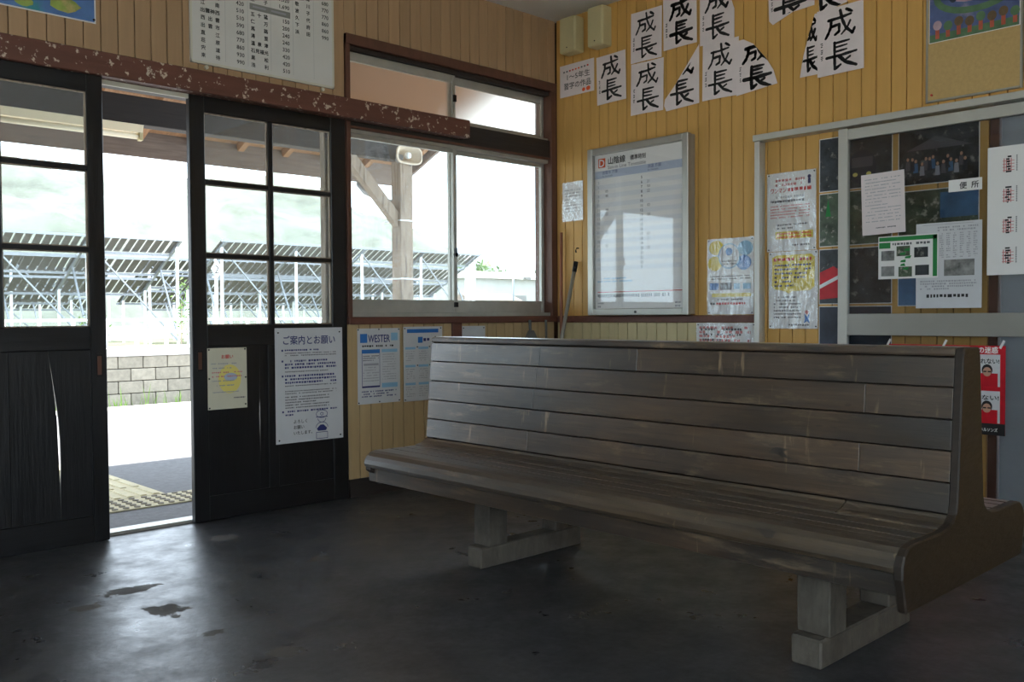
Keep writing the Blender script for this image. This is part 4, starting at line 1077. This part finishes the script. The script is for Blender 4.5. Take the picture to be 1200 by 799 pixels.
MB().tube([(-.28, -.03, .972), (-.28, -.034, .90)], .010, 10).build('handle', 'plastic_grey', o)
MB().prism([(-.296, .905), (-.264, .905), (-.215, .83), (-.215, .68), (-.345, .68), (-.345, .83)], 'y', -.055, -.026).build('pan', 'plastic_grey', o, .004)
o = MB().tube([(-.130, -.030, .972), (-.135, -.040, .40), (-.14, -.05, 0)], .008, 8).build('thin_rod', 'plastic_grey', None)
tag(o, 'thin grey rod leaning below the window corner', 'stick')

# ------------------------------------------------------------------ outside: platform, canopy, tracks, panels, hills
pf = MB().box(-30, 45, 0.16, 6.2, -0.95, -0.004).build('platform', 'asphalt'); tag(pf, 'asphalt platform outside the doors', kind='structure')
pe = MB().box(-30, 45, 5.75, 6.25, -0.10, 0.004).build('trim_10', 'concrete_edge'); tag(pe, 'pale concrete platform edge', kind='structure')
gr = MB().box(-60, 160, 6.2, 13.9, -1.0, -0.92).build('track_bed', 'ballast'); tag(gr, 'stony track bed between the platforms', kind='structure')
st = MB().box(-60, 160, -60, -7.1, -0.1, -0.03).build('street', 'concrete_edge'); tag(st, 'pale concrete forecourt behind the station', kind='structure')
sg = MB().box(-60, -6.5, -7.1, 0.16, -0.1, -0.03).build('yard', 'concrete_edge'); tag(sg, 'pale concrete yard beside the station', kind='structure')

# tactile paving
tp = thing('tactile_paving', (-2.4, 0.9, 0.0), 'pale tactile paving outside the open door', 'paving')
tile_me = {}
def tile(x, y, kind):
    s = 0.298
    if kind not in tile_me:
        mb = MB().box(-s / 2, s / 2, -s / 2, s / 2, -0.003, 0.003)
        base = mb
        me_base = base
        mk = MB()
        if kind == 'dot':
            for i in range(5):
                for j in range(5):
                    mk.tube([((i - 2) * .058, (j - 2) * .058, .003), ((i - 2) * .058, (j - 2) * .058, .008)], .017, 8)
        else:
            for i in range(4): mk.box((i - 1.5) * .072 - .017, (i - 1.5) * .072 + .017, -.135, .135, .003, .008)
        tile_me[kind] = (mb, mk)
    mb, mk = tile_me[kind]
    if isinstance(mb, MB):
        o = mb.build('tile', 'tactile', tp, org=(0, 0, 0)); m1 = o.data; 
        k = mk.build('tile_bumps', 'tactile_dark' if kind == 'dot' else 'tactile', o, org=(0, 0, 0)); m2 = k.data
        bpy.data.objects.remove(k); bpy.data.objects.remove(o)
        tile_me[kind] = (m1, m2); mb, mk = m1, m2
    o = link('tile', mb, tp, Vector((x, y, 0)))
    tag(link('tile_bumps', mk, o, Vector((x, y, 0))), kind='stuff')
for i in range(-6, 12): tile(-2.95 + .3 * i, 0.70, 'dot')
for j in range(5): tile(-2.48, 1.01 + .3 * j, 'bar')
for j in range(5): tile(-2.78, 1.01 + .3 * j, 'bar')

# canopy over the platform
cn = thing('platform_canopy', (-2.0, 1.8, 0.0), 'weathered timber platform canopy with braced post outside the window', 'canopy')
def roof_z(y): return 2.555 + 0.42 * (3.47 - y)
XE = 1.36
for k in range(20):
    y0 = 0.17 + 0.166 * k
    y1 = y0 + 0.163
    mb = MB(); mb.add([(-8, y0, roof_z(y0)), (XE, y0, roof_z(y0)), (XE, y1, roof_z(y1)), (-8, y1, roof_z(y1)),
                       (-8, y0, roof_z(y0) + .02), (XE, y0, roof_z(y0) + .02), (XE, y1, roof_z(y1) + .02), (-8, y1, roof_z(y1) + .02)],
                      [(0, 1, 2, 3), (7, 6, 5, 4), (0, 4, 5, 1), (1, 5, 6, 2), (2, 6, 7, 3), (3, 7, 4, 0)])
    mb.build('roof_board', 'canopy_wood', cn)
MB().prism([(0.17, roof_z(.17) + .022), (3.55, roof_z(3.55) + .022), (3.55, roof_z(3.55) + .06), (0.17, roof_z(.17) + .08)], 'x', -8, XE + .04).build('roof_covering', 'roof_tile', cn)
for k in range(20):
    x = 1.28 - 0.45 * k
    MB().bar((x, .17, roof_z(.17) - .035), (x, 3.45, roof_z(3.45) - .035), .06, .07).build('rafter', 'canopy_wood', cn, .003)
B('fascia', -8, XE + .02, 3.455, 3.485, 2.35, 2.575, 'canopy_beam', cn)
MB().prism([(.17, roof_z(.17) - .12), (3.455, roof_z(3.455) - .12), (3.455, roof_z(3.455) + .03), (.17, roof_z(.17) + .03)], 'x', XE, XE + .03).build('barge_board', 'canopy_beam', cn)
B('post_beam', -8, 0.655, 2.405, 2.535, 2.40, 2.60, 'canopy_dark', cn, .005)
B('wall_plate', -8, XE, 0.17, 0.28, 2.72, 2.94, 'canopy_dark', cn, .004)
for px in (0.49, -3.35, -7.2):
    B('post', px, px + .14, 2.40, 2.54, 0.0, 2.40, 'post_wood', cn, .006)
    MB().bar((px - .53, 2.47, 2.42), (px + .03, 2.47, 1.84), .08, .10).build('brace', 'post_wood', cn, .004)
gt = thing('downpipe', (0.66, 2.62, 0.0), 'grey downpipe with white ties beside the canopy post', 'pipe')
MB().tube([(0.80, 3.53, 2.424), (0.80, 3.51, 2.33), (0.79, 3.40, 2.25), (0.74, 2.95, 2.10), (0.685, 2.66, 2.04), (0.66, 2.60, 1.98), (0.66, 2.60, 0.0)], .030, 10).build('pipe', 'pipe_grey', gt, smooth=True)
for z in (1.86, 1.335): MB().box(.484, .70, 2.394, 2.64, z, z + .012).build('pipe_tie', 'white_paint', gt)
gu = MB().tube([(-8, 3.53, 2.47), (XE + .05, 3.53, 2.47)], .045, 10).build('eaves_gutter', 'pipe_grey', None, smooth=True); tag(gu, 'grey gutter along the outer edge of the canopy', 'gutter')
# loudspeaker
ls = thing('loudspeaker', (0.48, 2.3, 2.30), 'cream horn loudspeaker on the canopy post', 'loudspeaker')
def horn_ring(y, w, h, n=24):
    r = []
    for k in range(n):
        a = 2 * math.pi * k / n; c, s = math.cos(a), math.sin(a)
        r.append((0.485 + w * abs(c) ** .6 * (1 if c > 0 else -1), y, 2.425 + h * abs(s) ** .6 * (1 if s > 0 else -1)))
    return r
mb = MB(); prof = [(2.25, .135, .078), (2.255, .128, .072), (2.30, .085, .05), (2.36, .045, .032), (2.40, .030, .026)]
vs_ = []; fs_ = []
for y, w, h in prof: vs_ += horn_ring(y, w, h)
for i in range(len(prof) - 1):
    for k in range(24): fs_.append((i * 24 + k, i * 24 + (k + 1) % 24, (i + 1) * 24 + (k + 1) % 24, (i + 1) * 24 + k))
mb.add(vs_, fs_); mb.build('horn', 'horn', ls, smooth=True)
mb = MB(); vs_ = horn_ring(2.248, .140, .083) + horn_ring(2.248, .128, .072) + horn_ring(2.262, .140, .083); fs_ = []
for k in range(24): fs_ += [(k, (k + 1) % 24, 24 + (k + 1) % 24, 24 + k), (k, (k + 1) % 24, 48 + (k + 1) % 24, 48 + k)]
mb.add(vs_, fs_).build('rim', 'horn', ls)
MB().tube([(0.485, 2.29, 2.425), (0.485, 2.262, 2.425), (0.485, 2.255, 2.425)], [.030, .028, .018], 14).build('reflex_cone', 'white_paint', ls, smooth=True)
MB().tube([(0.485, 2.39, 2.425), (0.485, 2.42, 2.425)], .045, 14).bar((.55, 2.38, 2.425), (.60, 2.38, 2.36), .02, .02).build('bracket', 'pipe_grey', ls)
# fluorescent lamp under the post beam
fl_ = thing('fluorescent_lamp', (-2.7, 2.45, 2.28), 'long white fluorescent lamp under the canopy beam', 'lamp')
MB().prism([(2.405, 2.398), (2.495, 2.398), (2.475, 2.345), (2.425, 2.345)], 'x', -3.25, -1.80).build('housing', 'lamp_white', fl_)
MB().tube([(-3.23, 2.45, 2.318), (-1.82, 2.45, 2.318)], .021, 12).build('tube', 'lamp_white', fl_, smooth=True)
for x in (-3.24, -1.81): MB().box(x - .012, x + .012, 2.425, 2.475, 2.29, 2.36).build('lamp_holder', 'speaker_cream', fl_)

# opposite platform with its block wall
bw = struct('wall_platform', (3, 14, -0.92), 'concrete block face of the opposite platform')
MB().box(-20, 60, 14.03, 15.6, -0.95, 0.25).build('platform_core', 'mortar', bw)
MB().box(-20, 60, 13.92, 15.7, 0.25, 0.40).build('coping', 'concrete_edge', bw)
bh, bl = .245, .49
me = None
for r_ in range(5):
    for k in range(15):
        x = 0.0 + bl * k + (bl / 2 if r_ % 2 else 0); z = .25 - bh * (r_ + 1)
        if me is None:
            o = MB().box(-bl / 2 + .008, bl / 2 - .008, -.06, .06, .008, bh - .006).build('block', 'block', bw, .008, org=(0, 0, 0)); me = o.data; bpy.data.objects.remove(o)
        link('block', me, bw, Vector((x, 14.0, z)))
MB().box(-20, -.3, 13.95, 14.04, -.95, .25).box(7.4, 60, 13.95, 14.04, -.95, .25).build('wall_face', 'block', bw)
fd = MB().box(-60, 200, 15.6, 150, -0.2, 0.22).build('field', 'field'); tag(fd, 'grassy field beyond the tracks', kind='structure')
# weeds at the foot of the block wall
rg = random.Random(3); mb = MB()
for k in range(420):
    x = rg.uniform(-2, 9); y = 13.7 + rg.uniform(-.25, .2); h = rg.uniform(.2, .55) * (1.3 if rg.random() < .2 else 1); a = rg.uniform(0, 6.28); l = rg.uniform(-.12, .12)
    w = .018; c, s = math.cos(a) * w, math.sin(a) * w
    mb.add([(x - c, y - s, -.92), (x + c, y + s, -.92), (x + l * .5 + c * .6, y + s * .6, -.92 + h * .6), (x + l * .5 - c * .6, y - s * .6, -.92 + h * .6), (x + l, y, -.92 + h)], [(0, 1, 2, 3), (3, 2, 4)])
tag(mb.build('weeds', 'weed'), 'green weeds along the foot of the block wall', 'weeds', kind='stuff')
# white pipe fence on the far platform
fe = thing('pipe_fence', (4, 15.4, 0.40), 'white post and rail fence on the opposite platform', 'fence')
for k in range(22):
    x = -2.62 + .64 * k
    B('fence_post', x - .03, x + .03, 15.37, 15.43, .40, .985, 'white_paint', fe)
for z in (.96, .70): MB().tube([(-2.7, 15.4, z), (11, 15.4, z)], .024, 8).build('fence_rail', 'white_paint', fe)
# track number sign
sn = thing('track_sign', (4.9, 15.2, 0.40), 'white diamond sign with the number 2 on a white pole', 'sign')
MB().tube([(4.86, 15.22, .40), (4.86, 15.22, 2.40)], .035, 10).build('pole', 'white_paint', sn, smooth=True)
MB().prism([(4.72, 2.08), (4.86, 1.84), (5.0, 2.08), (4.86, 2.32)], 'y', 15.165, 15.18).build('sign_plate', 'white_paint', sn)
vs_, fs_ = glyphs('2')
MB().add([(4.86 + (x - .3) * .26, 15.160, 1.985 + y * .26) for x, y in vs_], fs_).build('lettering', 'ink_black', sn)
mb = MB()
dp = [(4.72, 2.08), (4.86, 1.84), (5.0, 2.08), (4.86, 2.32)]
for i in range(4):
    a, b = dp[i], dp[(i + 1) % 4]; q = lambda p, s_: (4.86 + (p[0] - 4.86) * s_, 15.162, 2.08 + (p[1] - 2.08) * s_)
    mb.add([q(a, 1), q(b, 1), q(b, .88), q(a, .88)], [(0, 1, 2, 3)])
mb.build('sign_border', 'ink_grey', sn)

# solar panel arrays seen from below
def solar(x0, x1, y0, z0, label, individual=True, ground=.22):
    D, DZ = 2.6, -1.30
    t = thing('solar_array', ((x0 + x1) / 2, y0, ground), label, 'solar array', 'solar arrays in the field')
    P = lambda x, s: (x, y0 + D * s, z0 + DZ * s)
    for s in (0.0, .26, .34, .62, .70, 1.0):
        MB().bar(P(x0, s), P(x1, s), .05, .06).build('purlin', 'galvanised', t)
    n = Vector((0, -DZ, D)).normalized() * .035
    stuff = MB()
    nx = int((x1 - x0) / .21)
    me = {}
    for (s0, s1) in ((.01, .25), (.35, .61), (.71, .99)):
        for k in range(nx):
            xa = x0 + .21 * k + .02; xb = xa + (.165 if k % 5 else .14)
            vv = [Vector(P(x, s)) + n * m for m in (1, 1.5) for x, s in ((xa, s0), (xb, s0), (xb, s1), (xa, s1))]
            ff = [(0, 1, 2, 3), (7, 6, 5, 4), (0, 4, 5, 1), (1, 5, 6, 2), (2, 6, 7, 3), (3, 7, 4, 0)]
            if individual and xa > -0.5: 
                key = (s0, round(xb - xa, 3)); org = Vector(P(xa, s0))
                if key in me: link('solar_panel', me[key], t, org)
                else: me[key] = MB().add(vv, ff).build('solar_panel', 'panel_back', t, org=org).data
            else: stuff.add(vv, ff)
    if stuff.v: tag(stuff.build('panel_field', 'panel_back', t), kind='stuff')
    nb = max(2, int((x1 - x0) / 1.9))
    for k in range(nb + 1):
        x = x0 + .12 + (x1 - x0 - .24) * k / nb
        MB().bar(P(x, 0.0), P(x, 1.0), .06, .07).build('tilt_beam', 'galvanised', t)
        a, b = P(x, .10), P(x, .9)
        MB().bar(a, (x, a[1], ground), .06, .06).build('array_leg', 'white_paint', t)
        MB().bar(b, (x, b[1], ground), .06, .06).build('array_leg', 'white_paint', t)
        MB().bar(P(x, .5), (x, a[1], ground + .3), .04, .04).build('array_brace', 'galvanised', t)
        if k < nb: MB().bar(P(x, .10), (x + (x1 - x0 - .24) / nb, a[1], ground + .2), .035, .035).build('array_brace', 'galvanised', t)
solar(-3.5, 5.40, 18.0, 2.93, 'nearest solar array ending in the door gap')
solar(6.35, 15.3, 18.0, 2.98, 'nearest solar array behind the right door and window')
solar(-4, 5.0, 22.6, 2.75, 'second row solar array behind the one ending in the door gap', False)
solar(6.3, 16.5, 22.6, 2.75, 'second row solar array behind the one in the right door', False)
solar(-4, 7.0, 27.2, 2.6, 'third row solar array at the far left', False)
solar(9.0, 20.0, 27.2, 2.6, 'third row solar array behind the canopy post', False)

# far things seen in the right half of the window
wp = thing('white_mast', (24.9, 30, .22), 'white pillar beyond the solar array in the window', 'pillar')
MB().box(24.95, 25.3, 29.85, 30.15, .22, 3.75).build('shaft', 'white_paint', wp)
MB().box(24.90, 25.35, 29.8, 30.2, 3.75, 3.9).build('cap', 'white_paint', wp)
hs = thing('long_house', (42, 42, .22), 'long pale low building in the right window pane', 'building')
MB().box(35.5, 60, 42, 48, .22, 3.55).build('wall', 'house_wall', hs)
MB().prism([(41.6, 3.55), (48.4, 3.55), (45, 4.2)], 'x', 35.2, 60.3).build('roof', 'house_wall', hs)
for k in range(8):
    x = 37 + 2.6 * k
    o = MB().box(x, x + 1.2, 41.96, 42.0, 1.4, 2.5).build('window', 'aluminium_old', hs)
    MB().box(x + .08, x + 1.12, 41.94, 41.96, 1.48, 2.42).build('pane', 'pipe_grey', o)
sh = thing('brown_shed', (33, 36, .22), 'low brown shed roof at the window sill', 'shed')
MB().box(30.6, 34.2, 36, 38, .22, 1.95).build('wall', 'house_wall', sh)
MB().prism([(35.8, 1.92), (38.2, 1.92), (37, 2.35)], 'x', 30.4, 34.4).build('roof', 'canopy_beam', sh)
up = thing('utility_pole', (28.1, 30, .22), 'thin utility pole in the right window pane', 'pole')
MB().tube([(28.1, 30, .22), (28.1, 30, 3.9)], [.06, .045], 10).build('pole', 'galvanised', up, smooth=True)
MB().bar((28.1, 30, 2.95), (30.6, 30, 2.98), .05, .05).build('cross_arm', 'pipe_grey', up)
MB().box(28.9, 29.3, 29.9, 30.1, 2.88, 3.02).build('fitting', 'pipe_grey', up)
def bush(x, y, z, rx, rz, label, seed=1, n=260, leaf=.07):
    rg = random.Random(seed); mb = MB(); o = thing('shrub', (x, y, z), label, 'shrub')
    for k in range(n):
        a, c = rg.uniform(0, 6.283), rg.uniform(-1, 1); r = rg.random() ** .4; q = math.sqrt(1 - c * c)
        p = Vector((x + rx * r * q * math.cos(a), y + rx * .7 * r * q * math.sin(a), z + rz * (.55 + .45 * r * c)))
        d = Vector((rg.uniform(-1, 1), rg.uniform(-1, 1), rg.uniform(-.6, 1))).normalized(); e = d.cross(Vector((rg.uniform(-1, 1), rg.uniform(-1, 1), rg.uniform(-1, 1)))).normalized()
        mb.add([p, p + d * leaf + e * leaf * .4, p + d * leaf * 2, p + d * leaf - e * leaf * .4], [(0, 1, 2, 3)])
    tag(mb.build('foliage', 'shrub', o), kind='stuff')
    MB().tube([(x, y, z), (x + rx * .1, y, z + rz * .6)], [leaf * .3, leaf * .15], 6).build('stem', 'post_wood', o)
bush(46, 53, .22, 3.2, 5.4, 'round shrub behind the white pillar, the left of two', 2, 700, .3)
bush(56, 54, .22, 3.6, 5.2, 'round shrub over the long building, the right of two', 3, 700, .3)
bush(4.55, 16.4, .2, .22, 1.9, 'slender green shrub among the array legs in the door gap', 4, 160, .05)
bush(2.6, 16.6, .2, .4, 1.0, 'small green shrub low at the left of the door gap', 5, 160, .05)
bush(9.1, 16.8, .2, .4, 1.1, 'small green shrub behind the right door pane', 6, 160, .05)

# wooded hills
import mathutils
nz = mathutils.noise
NX, NY = 150, 36
vs_, fs_ = [], []
for j in range(NY):
    for i in range(NX):
        x = -80 + 330 * i / (NX - 1); y = 85 + 110 * j / (NY - 1)
        u = j / (NY - 1)
        ridge = 20 + 7 * math.sin(x * .030 + .4) + 4.5 * math.sin(x * .075 + 1.3)
        if x > 75: ridge *= max(.42, 1 - (x - 75) / 75)
        h = ridge * math.sin(min(1, u * 1.7) * math.pi / 2) + 2.2 * nz.noise((x * .11, y * .11, 0)) + 1.1 * nz.noise((x * .35, y * .35, 3))
        vs_.append((x, y, max(0, h) if j else 0))
for j in range(NY - 1):
    for i in range(NX - 1):
        a = j * NX + i; fs_.append((a, a + 1, a + NX + 1, a + NX))
tag(MB().add(vs_, fs_).build('hills', 'forest', smooth=True), 'wooded hills behind the field', kind='structure')
